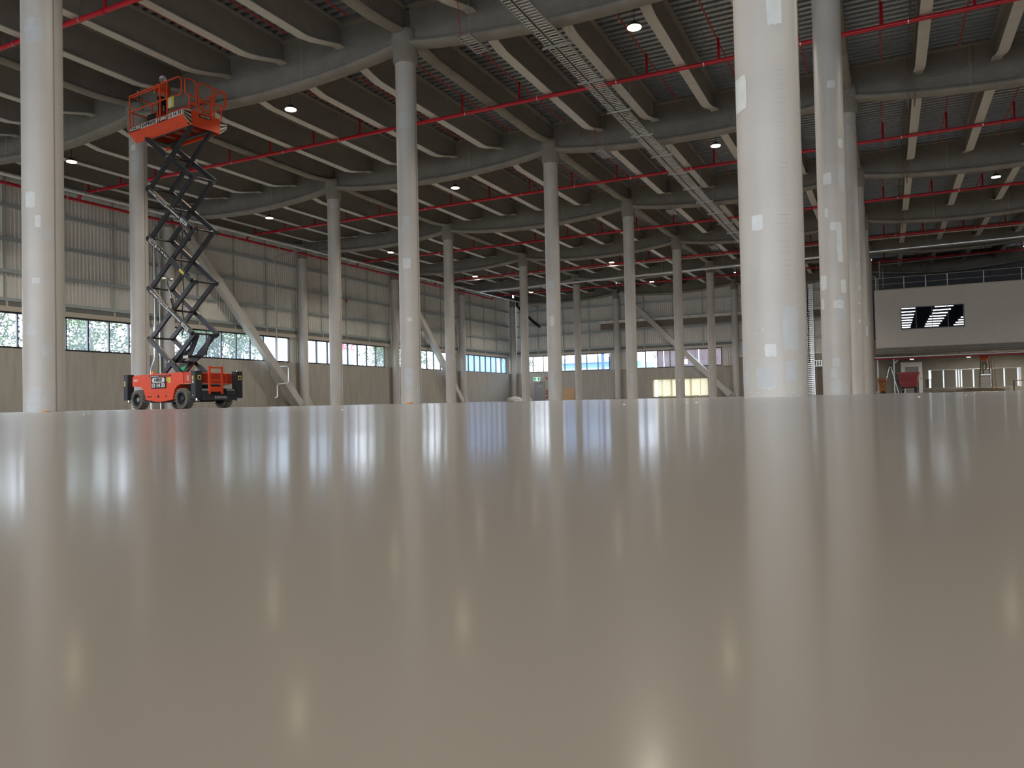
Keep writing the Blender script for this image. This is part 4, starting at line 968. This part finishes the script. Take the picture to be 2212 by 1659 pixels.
MB().box(-.75,.75,-.57,-.47,.86,.95).build('front_rib', 'redplastic', bn); MB().box(-.62,.62,-.4,.4,.42,.52).build('chassis_plate', 'black', bn)
for s in (-1, 1):
    MB().lathe([(.05,-.05),(.05,.05)], (s*.92, 0, 1.25), 10, 'x').build('trunnion', 'zincdull', bn)
    for y_ in (-.35, .35):
        c = link('castor', None, bn, loc=(s*.5, y_, 0)); MB().box(-.1,.1,-.1,.1,.34,.56).box(-.07,-.05,-.06,.06,.14,.36).box(.05,.07,-.06,.06,.14,.36).build('bracket', 'black', c)
        MB().lathe([(.13,-.045),(.15,-.03),(.15,.03),(.13,.045)], (0,0,.152), 16, 'x').build('castor_wheel', 'black', c)
ob_ = thing('orange_bin', 'worn orange metal bin beside the last column', 'bin', (-.28, 76, 0), .1, kind='thing')
frustum(.2,.25,.16,.32,.36,1.28).build('tub', 'rust', ob_); MB().box(-.36,.36,-.4,.4,1.27,1.33).build('rim', 'rust', ob_)
for s in (-1, 1): MB().lathe([(.08,-.03),(.08,.03)], (s*.2, 0, .08), 12, 'x').build('wheel', 'black', ob_)
MB().tube([(-.34,-.42,1.1),(.34,-.42,1.1)], .025, 6).build('handle', 'black', ob_)
al = thing('step_ladder', 'aluminium A-frame step ladder standing between orange and red bins', 'ladder', (.4, 77, 0), 0, kind='thing')
for s in (-1, 1):
    for y_ in (-.25, .25): MB().bar((s*.62, y_*1.2, 0), (s*.05, y_*.7, 2.42), .03, .07, (0,1,0)).build('stile', 'zinc', al)
MB().box(-.12,.12,-.2,.2,2.4,2.52).build('top_cap', 'black', al)
for k in range(7):
    z = .3+.3*k; x = -.62+.57*z/2.42; MB().box(x-.04, x+.04, -.26+.03*k, .26-.03*k, z-.015, z+.015).build('tread', 'zinc', al)
def prop(x, label):
    t = thing('steel_prop', label, 'prop', (x, 77.5, 0), kind='thing'); MB().box(-.05,.05,-.05,.05,0,3.2).build('post', 'zincdull', t)
    MB().box(-.15,.15,-.15,.15,0,.02).build('base_plate', 'zincdull', t)
    if x > 0: MB().bar((.04,0,2.7),(.34,0,3.0),.05,.07).build('strut', 'zincdull', t)
prop(.72, 'grey steel prop with short strut behind the red bin'); prop(-.6, 'grey steel prop right beside the last column')
pl_ = thing('platform_ladder', 'black and silver step ladder that the worker stands on', 'ladder', (7.6, 75.9, 0), kind='thing')
for s in (-1, 1):
    MB().bar((s*.44, -.1, 0), (s*.30, .25, 2.85), .04, .06, (0,1,0)).build('stile', 'black', pl_); MB().bar((s*.46, .95, 0), (s*.3, .35, 2.6), .04, .05, (0,1,0)).build('rear_stile', 'black', pl_)
for k in range(6):
    z = .26+.28*k; MB().box(-.42, .42, -.16+.034*k, -.04+.034*k, z-.012, z+.012).build('tread', 'zincdull', pl_)
MB().box(-.34,.34,-.06,.42,1.4,1.44).build('platform', 'zinc', pl_)
for x in (-.06, .14): MB().box(x-.03, x+.03, .4, .44, .1, 1.9).build('light_strut', 'white', pl_)
for k in range(16):
    x0 = rnd.uniform(2.4, 6.6); L_ = rnd.uniform(1.6, 3.6); z = .02+.048*(k % 6); y_ = 75.0+.16*(k//6)+rnd.uniform(-.03, .03)
    if x0+L_ > 9.2: x0 = 9.2-L_
    tag(MB().box(x0, x0+L_, y_, y_+.14, z, z+.044).build('board', 'timber' if k % 3 else 'brown'), f'timber board in the low pile under the office, {(ORD+XORD)[k]} laid, {"pale" if k % 3 else "dark brown"}', 'board', 'boards in the low timber pile', 'thing')
for k in range(4): tag(MB().box(6.0+.02*k, 9.0-.1*k, 75.5, 76.0, .03+.05*k, .07+.05*k).build('sheet', 'brown'), f'flat brown sheet before the ladder, {ORD[k]} from the bottom', 'sheet', 'sheets stacked before the ladder', 'thing')
tag(MB().bar((8.05, 75.6, .25), (8.02, 75.9, 3.3), .1, .04, (0,1,0)).build('timber_stud', 'ply'), 'upright timber stud to the right of the ladder worker', 'timber', None, 'thing')
tag(MB().bar((8.27, 75.5, .23), (8.2, 75.9, 2.6), .05, .03, (0,1,0)).build('timber_batten', 'ply'), 'thin leaning batten beside the upright timber stud', 'timber', None, 'thing')
bt = thing('trestle_table', 'thin topped work bench at the far side of the ladder', 'table', (10.3, 76, 0), kind='thing')
MB().box(-.85, 1.2, -.3, .3, .84, .89).build('table_top', 'timber', bt)
for x in (-.7, 1.0):
    for y_ in (-.25, .25): MB().box(x-.02, x+.02, y_-.02, y_+.02, 0, .84).build('leg', 'black', bt)
for k, z in enumerate((0, .36)):
    t = thing('bucket', ['pale bucket on the floor at the bench', 'pale bucket stacked upon the lower bucket'][k], 'bucket', (10.55, 75.2, z), kind='thing')
    MB().lathe([(.13,0),(.16,.34),(.17,.35),(.17,.37)], n=18).build('body', 'shedwall', t)
for k, (x, lab) in enumerate(((2.12, 'white lit exit sign box hanging above the white lining'), (6.42, 'white lit exit sign box hanging left of the worker'))):
    t = thing('exit_box', lab, 'sign', (x, 76, 2.9), kind='thing'); MB().box(-.16,.16,-.03,.03,0,.09).build('lit_face', 'exitwhite', t); MB().tube([(0,0,.09),(0,0,.56)], .012, 5).build('stem', 'black', t)
tag(MB().box(-.35, -.1, 74.6, 74.9, 0, .2).build('crate', 'black'), 'low black crate on the floor by the orange bin', 'crate', None, 'thing')
tag(MB().box(-.85, -.5, 74.2, 74.5, .1, .18).box(-.82, -.78, 74.25, 74.45, 0, .1).box(-.57, -.53, 74.25, 74.45, 0, .1).build('sawhorse', 'white'), 'small white topped stand at the foot of the last column', 'stand', None, 'thing')
tag(MB().box(3.2, 3.4, 76.2, 76.5, .45, 1.1).box(3.1, 3.6, 76.1, 76.6, 1.1, 1.14).box(3.12,3.16,76.12,76.16,0,1.1).box(3.54,3.58,76.12,76.16,0,1.1).build('tool_stand', 'brown'), 'dark tool stand between the white lining and the louvres', 'stand', None, 'thing')

# ---------------------------------------------------------------- end wall fittings
lv = thing('louvre_bank', 'cream louvred shutter bank low on the end wall', 'louvre', kind='thing')
for a, e in ((-23.45, -22.55), (-22.48, -21.6), (-21.35, -20.4), (-20.35, -19.45), (-19.2, -18.3), (-18.25, -17.45)):
    s = MB(); z = .24
    while z < 2.05: s.add([(a, EY-.09, z), (e, EY-.09, z), (e, EY-.03, z+.078), (a, EY-.03, z+.078)], [(0,1,2,3)]); z += .085
    s.build('slats', 'cream', lv, kind='stuff')
for x in (-23.6, -23.49, -22.52, -21.55, -21.4, -20.38, -19.4, -19.25, -18.28, -17.41): MB().box(x-.035, x+.035, EY-.12, EY, .12, 2.12).build('post', 'cream', lv)
MB().box(-23.65, -17.38, EY-.12, EY, 2.08, 2.14).box(-23.65, -17.38, EY-.12, EY, .1, .18).build('rail', 'cream', lv)
dr = thing('door_1', 'grey steel fire door below the green exit sign', 'door', kind='structure')
MB().box(-38.22, -38.14, EY-.06, EY+.01, 0, 2.26).box(-36.98, -36.9, EY-.06, EY+.01, 0, 2.26).box(-38.14, -36.98, EY-.06, EY+.01, 2.18, 2.26).build('door_frame', 'doorgrey', dr)
dd = MB().box(-38.13, -36.99, EY-.045, EY-.01, .02, 2.17).build('door_leaf', 'doorgrey', dr)
MB().box(-37.75, -37.35, EY-.05, EY-.045, 1.72, 1.82).build('door_notice', 'zincdull', dd); MB().tube([(-37.1, EY-.05, 1.0), (-37.1, EY-.1, 1.0), (-37.22, EY-.1, 1.0)], .014, 6).build('door_handle', 'zinc', dd)
es = thing('exit_sign', 'green running figure exit sign hanging above the grey door', 'sign', (-37.75, EY-.35, 2.42), kind='thing')
MB().box(-.42,.42,-.02,.02,0,.42).build('sign_face', 'exitwhite', es)
MB().box(-.38,-.12,-.026,-.02,.04,.38).build('green_field', 'green', es); MB().box(.12,.38,-.026,-.02,.04,.38).build('green_field', 'green', es)
MB().box(-.04,.05,-.026,-.02,.16,.28).lathe([(0,-.026),(.035,-.026),(.035,-.02)], (.02,0,.33), 10, 'y', caps=False).bar((0,-.023,.17),(-.08,-.023,.07),.03,.004,(0,1,0)).bar((.02,-.023,.17),(.08,-.023,.07),.03,.004,(0,1,0)).build('running_figure', 'green', es)
MB().tube([(0,0,.42),(0,.3,.5)], .02, 6).build('bracket', 'zincdull', es)
t = tag(MB().box(-37.8, -37.4, EY-.3, EY, 2.27, 2.34).build('door_light', 'white'), 'small white light fitting under the exit sign', 'light', None, 'thing')
fe = thing('fire_extinguisher', 'red fire extinguisher on the wall right of the grey door', 'extinguisher', (-36.62, EY-.14, .3), kind='thing')
MB().lathe([(.085,0),(.09,.02),(.09,.5),(.07,.58),(.03,.62),(.03,.66)], n=16).build('cylinder', 'redplastic', fe); MB().lathe([(.0905,.25),(.0905,.36)], n=16, caps=False).build('label_band', 'signwhite', fe)
MB().box(-.03,.07,-.02,.02,.66,.7).tube([(.03,-.02,.66),(.1,-.04,.5),(.09,-.05,.2)], .014, 6).build('valve_hose', 'black', fe)
tag(MB().box(-36.72, -36.48, EY-.012, EY, 1.05, 1.3).build('extinguisher_sign', 'redplastic'), 'red sign above the wall extinguisher', 'sign', None, 'thing')
tag(MB().box(-36.72, -36.5, EY-.012, EY, 2.55, 2.85).build('alarm_sign', 'redplastic'), 'small red sign high beside the green exit sign', 'sign', None, 'thing')
tag(MB().box(-34.5, -33.0, EY-.1, EY-.07, 0, 1.47).build('plywood_sheet', 'ply'), 'tan plywood sheet leaning on the end wall', 'plywood', None, 'thing')
t = thing('conduit_drop', 'thin grey conduit dropping past the end window to a switch box', 'conduit', (-36.25, EY-.08, 0), kind='thing')
MB().tube([(0,0,11.6),(0,0,1.2)], .045, 6).build('conduit', 'zincdull', t); MB().box(-.1,.1,-.08,.02,.85,1.2).build('switch_box', 'zincdull', t)
cp = thing('copper_pipe_loop', 'bent copper pipe beside the end wall window', 'pipe', kind='thing')
MB().tube([(-15.6, EY-.06, 3.3), (-15.0, EY-.06, 3.32), (-14.95, EY-.06, 3.4), (-14.95, EY-.06, 4.3), (-15.05, EY-.06, 4.35)], .025, 8).build('pipe_run', 'copper', cp)
# black strut near the corner
tag(MB().tube([(-40.0, 84.4, 12.4), (-40.0, 84.3, 11.6), (-39.6, 84.2, 11.2), (-37.4, 83.2, 9.4), (-36.4, 82.8, 8.7)], .16, 10).build('flexible_duct', 'black'), 'black flexible duct hanging in the far corner', 'duct', None, 'thing')
# vertical cable ladder with black cables, and its crossing tray
vt = thing('riser_tray', 'tall bright cable ladder with black cables between the two nearest office row columns', 'cable tray', kind='thing')
for x in (-7.36, -6.5): MB().box(x-.03, x+.03, 84.3, 84.4, 0, 11.4).build('side_rail', 'zinc', vt)
rg = MB().box(-7.33, -6.53, 84.31, 84.36, -.03, .03).mesh('rung', 'zinc')
for k in range(58): link('rung', rg, vt, loc=(0, 0, .12+.195*k))
for x in (-7.14, -6.98): MB().tube([(x, 84.27, 3.3), (x, 84.27, 11.4)], .045, 6).build('cable', 'black', vt)
for x in (-6.75, -6.62): MB().box(x-.02, x+.02, 84.3, 84.36, 0, 11.4).build('mid_rail', 'zinc', vt)
ht = thing('cross_tray', 'bright horizontal cable ladder above the dark recess, beyond the nearest column', 'cable tray', kind='thing')
for z in (2.95, 3.5): MB().box(-6.45, -2.0, 84.3, 84.38, z-.03, z+.03).build('side_rail', 'zinc', ht)
for k in range(20): MB().box(-6.3+.22*k, -6.24+.22*k, 84.32, 84.36, 2.98, 3.47).build('rung', 'zinc', ht)
tag(MB().box(-6.3, -1.6, 84.7, 84.95, 0, 2.9).build('recess_panel', 'brown'), 'dark grey recess panel below the horizontal cable ladder', 'panel', None, 'thing')
# wrapped bundles on the floor in the corner
def bundle(x, y_, rx, ry, rz_, label):
    t = thing('wrapped_bundle', label, 'bundle', (x, y_, 0), kind='thing'); m_ = MB(); n1, n2 = 22, 9; vs = []
    for i in range(n2+1):
        e = i/n2*PI/2
        for j_ in range(n1):
            a = 2*PI*j_/n1; k_ = 1+rnd.uniform(-.13, .13)
            vs.append((rx*math.cos(e)*math.cos(a)*k_, ry*math.cos(e)*math.sin(a)*k_, max(0, rz_*math.sin(e)*k_) if i else 0))
    m_.add(vs, [(i*n1+j_, i*n1+(j_+1)%n1, (i+1)*n1+(j_+1)%n1, (i+1)*n1+j_) for i in range(n2) for j_ in range(n1)], True); m_.build('plastic_wrap', 'wrap', t)
    MB().tube([(rx*.98*math.cos(a), .3*ry*math.sin(a)-.2, max(.03, rz_*.9*abs(math.sin(a)))) for a in [PI*q/8 for q in range(9)]], .03, 6).build('tie', 'white', t)
bundle(-39.75, 82.6, 1.1, .6, .55, 'large crumpled cream plastic bundle in the far corner'); bundle(-38.2, 83.2, .42, .4, .42, 'small cream plastic bundle beside the grey door')
# floor bits
tag(MB().box(-14.05, -13.93, 9.02, 9.1, 0, .018).build('orange_offcut', 'amber'), 'flat orange offcut at the foot of the nearest long wall column', 'offcut', None, 'thing')
tag(MB().box(-14.28, -14.12, 21.44, 21.5, 0, .05).build('orange_wedge', 'amber'), 'small orange wedge at the foot of the middle column', 'wedge', None, 'thing')
fl = MB()
for k in range(70):
    dist = rnd.uniform(1.5, 14); ang = YAW+rnd.uniform(-.6, .6); c = Vector((-math.sin(ang)*dist, math.cos(ang)*dist, 0)); q = rnd.uniform(.002, .005)
    fl.add([c+Vector((q*math.cos(u), q*math.sin(u), .0005)) for u in (0, 1.3, 2.5, 3.6, 5)]+[c+Vector((0,0,q*.7))], [(0,1,5),(1,2,5),(2,3,5),(3,4,5),(4,0,5)])
fl.build('dust_chips', 'floorfilm', None, kind='stuff', label='tiny pale chips of dust scattered on the polished slab', cat='dust')

# ---------------------------------------------------------------- outside
MB().box(-160, 150, -140, 200, -.4, -.07).build('outside_ground', 'ground', None, kind='structure', label='paved yard around the hall', cat='ground')
tag(MB().box(-60, -46, -20, 66, -.07, -.02).build('lawn_strip', 'lawn'), 'strip of lawn outside the long wall windows', 'lawn', None, 'structure')
def leaves(n_, rx, ry, rz_, size, seed):
    r_ = random.Random(seed); m_ = MB(); cl = [(r_.gauss(0,.5), r_.gauss(0,.5), r_.gauss(0,.5)) for _ in range(26)]
    for _ in range(n_):
        c_ = r_.choice(cl); p = Vector((rx*(c_[0]+r_.gauss(0,.16)), ry*(c_[1]+r_.gauss(0,.16)), rz_*(c_[2]+r_.gauss(0,.16))))
        a = Vector((r_.gauss(0,1), r_.gauss(0,1), r_.gauss(0,1))).normalized(); b_ = a.cross(Vector((r_.gauss(0,1), r_.gauss(0,1), r_.gauss(0,1)))).normalized(); s_ = size*r_.uniform(.6, 1.3)
        m_.add([p-a*s_, p+b_*s_*.35, p+a*s_, p-b_*s_*.35], [(0,1,2,3)])
    return m_.mesh('foliage', 'leaf')
LV = [leaves(2600, 3.2, 3.2, 3.0, .2, s) for s in (1, 2, 3)]
def tree(x, y_, h, sc_, v, label):
    t = thing('tree', label, 'tree', (x, y_, -.05), rnd.uniform(0, 6), kind='thing')
    MB().tube([(0,0,0), (.1,0,h*.4), (0,.15,h*.75), (.2,0,h)], [.26*sc_,.2*sc_,.14*sc_,.05], 8).tube([(.08,0,h*.5), (1.2*sc_,.5,h*.85)], [.1,.03], 6).tube([(.05,.1,h*.55), (-1.3*sc_,-.4,h*.9)], [.1,.03], 6).tube([(0,.1,h*.45), (-.3,1.3*sc_,h*.8)], [.09,.03], 6).build('trunk', 'bark', t)
    o = link('foliage', LV[v], t, kind='stuff', loc=(0,0,h)); o.scale = (sc_, sc_, sc_)
tree(-55, 48.5, 6.6, 1.1, 0, 'leafy tree outside the window right behind the scissor arms')
tree(-57, 53.5, 6.8, 1.0, 1, 'leafy tree with pale trunk outside, left of the long brace')
tree(-61, 60.5, 7.4, .85, 2, 'tree with bare trunk outside, just left of the brace foot')
tree(-64, 45.5, 7.5, 1.2, 2, 'distant tree outside between the grey column and the lift')
tree(-54, 37.5, 4.6, .5, 1, 'low bush-like young tree outside the first whole window strip')
tree(-63, 31.5, 8.0, 1.2, 0, 'tall tree outside the window strip at the frame edge')
tree(-57, 33.0, 6.2, .95, 1, 'tree outside seen past the outer edge of the nearest grey column')
tree(-58, 82.5, 6.5, .8, 1, 'tree outside to the right of the red lettered shed')
tree(-66, 96, 8.0, 1.3, 2, 'wide tree outside the window strip with the second brace')
tree(-58, 116, 7.5, .9, 0, 'tree outside the window strip nearest the far corner')
tree(-49, 104, 5.6, .75, 1, 'palm-like tree outside the end wall beside the grey door')
tree(-29, 112, 6.0, .6, 0, 'tree outside the end wall left of the brick building')
sh = thing('pale_shed', 'pale corrugated shed with red letters outside the long wall', 'shed', (-62, 68.5, 0), PI/2, kind='thing')
m_ = corrugated(12.5, 0, 10.5, .3, .06, .05); m_.build('shed_wall', 'shedwall', sh); MB().box(0, 12.5, .05, 9, 0, 10.4).build('shed_body', 'shedwall', sh)
text('shed_lettering', 'BC C', 1.0, 'shedred', sh, frame_mtx((11.2, -.08, 7.35), (1,0,0), (0,0,1)), width=2.6)
hs = thing('gabled_house', 'grey gabled house roof far outside beyond the downpipe', 'house', (-75, 82.5, 0), kind='thing')
MB().box(-6, 0, -4, 4, 0, 6.1).build('house_wall', 'shedwall', hs); MB().prism([(0,-4.4,6.1),(0,4.4,6.1),(0,0,8.0)], (-6.2,0,0)).build('house_roof', 'zincdull', hs)
bs = thing('blue_shed', 'pale blue grey shed with stepped roof outside the end wall', 'shed', (-42, 112, 0), kind='thing')
MB().box(-3.5, 9.0, 0, 8, 0, 5.7).build('shed_wall', 'blueshed', bs); MB().prism([(-3.8,-.4,5.7),(5.5,-.4,5.7),(5.0,-.4,6.4),(-2.5,-.4,6.9)], (0,8.5,0)).build('shed_roof', 'shedroof', bs)
MB().box(-3.5, 9.0, -.06, 0, 4.6, 4.9).build('shed_band', 'shedroof', bs)
tag(MB().tube([(-35.0, 101, 0), (-35.0, 101, 9)], .22, 12).build('blue_post', 'bluepipe'), 'dark blue post outside the end wall window', 'post', None, 'thing')
tag(MB().box(-52.5, -52.3, 90, 107, 0, 7.2).build('blue_haze_screen', 'blueshed'), 'added blue-grey screen giving the blue haze outside the farthest long wall windows', 'screen', None, 'thing')  # made-up screen that stands in for blue haze behind the far panes
bb = thing('brick_building', 'red brick building outside the end wall window', 'building', (-27.4, 101, 0), kind='thing')
MB().box(0, 12, .06, 7, 0, 9).build('brick_core', 'trimbeige', bb)
bk = MB()
z = 3.6; row = 0
while z < 7.4:
    x = 0 if row % 2 else -.12
    while x < 11.9: bk.box(max(0,x), min(12, x+.23), 0, .1, z, z+.076); x += .24
    z += .086; row += 1
bk.build('brick_course', 'brick', bb, kind='stuff'); MB().box(0, 12, .02, .08, 0, 3.6).box(0, 12, .02, .08, 7.4, 9).build('brick_base', 'brick', bb)
for x in (.95, 5.6): MB().tube([(x, -.06, 0), (x, -.06, 8)], .06, 8).build('white_pipe', 'white', bb)
MB().box(3.3, 4.1, -.25, 0, 4.4, 5.0).build('air_unit', 'white', bb)
tag(MB().tube([(-28.6, 99, 0), (-28.6, 99, 9)], .22, 12).build('grey_post', 'zincdull'), 'grey post outside, left of the brick building', 'post', None, 'thing')
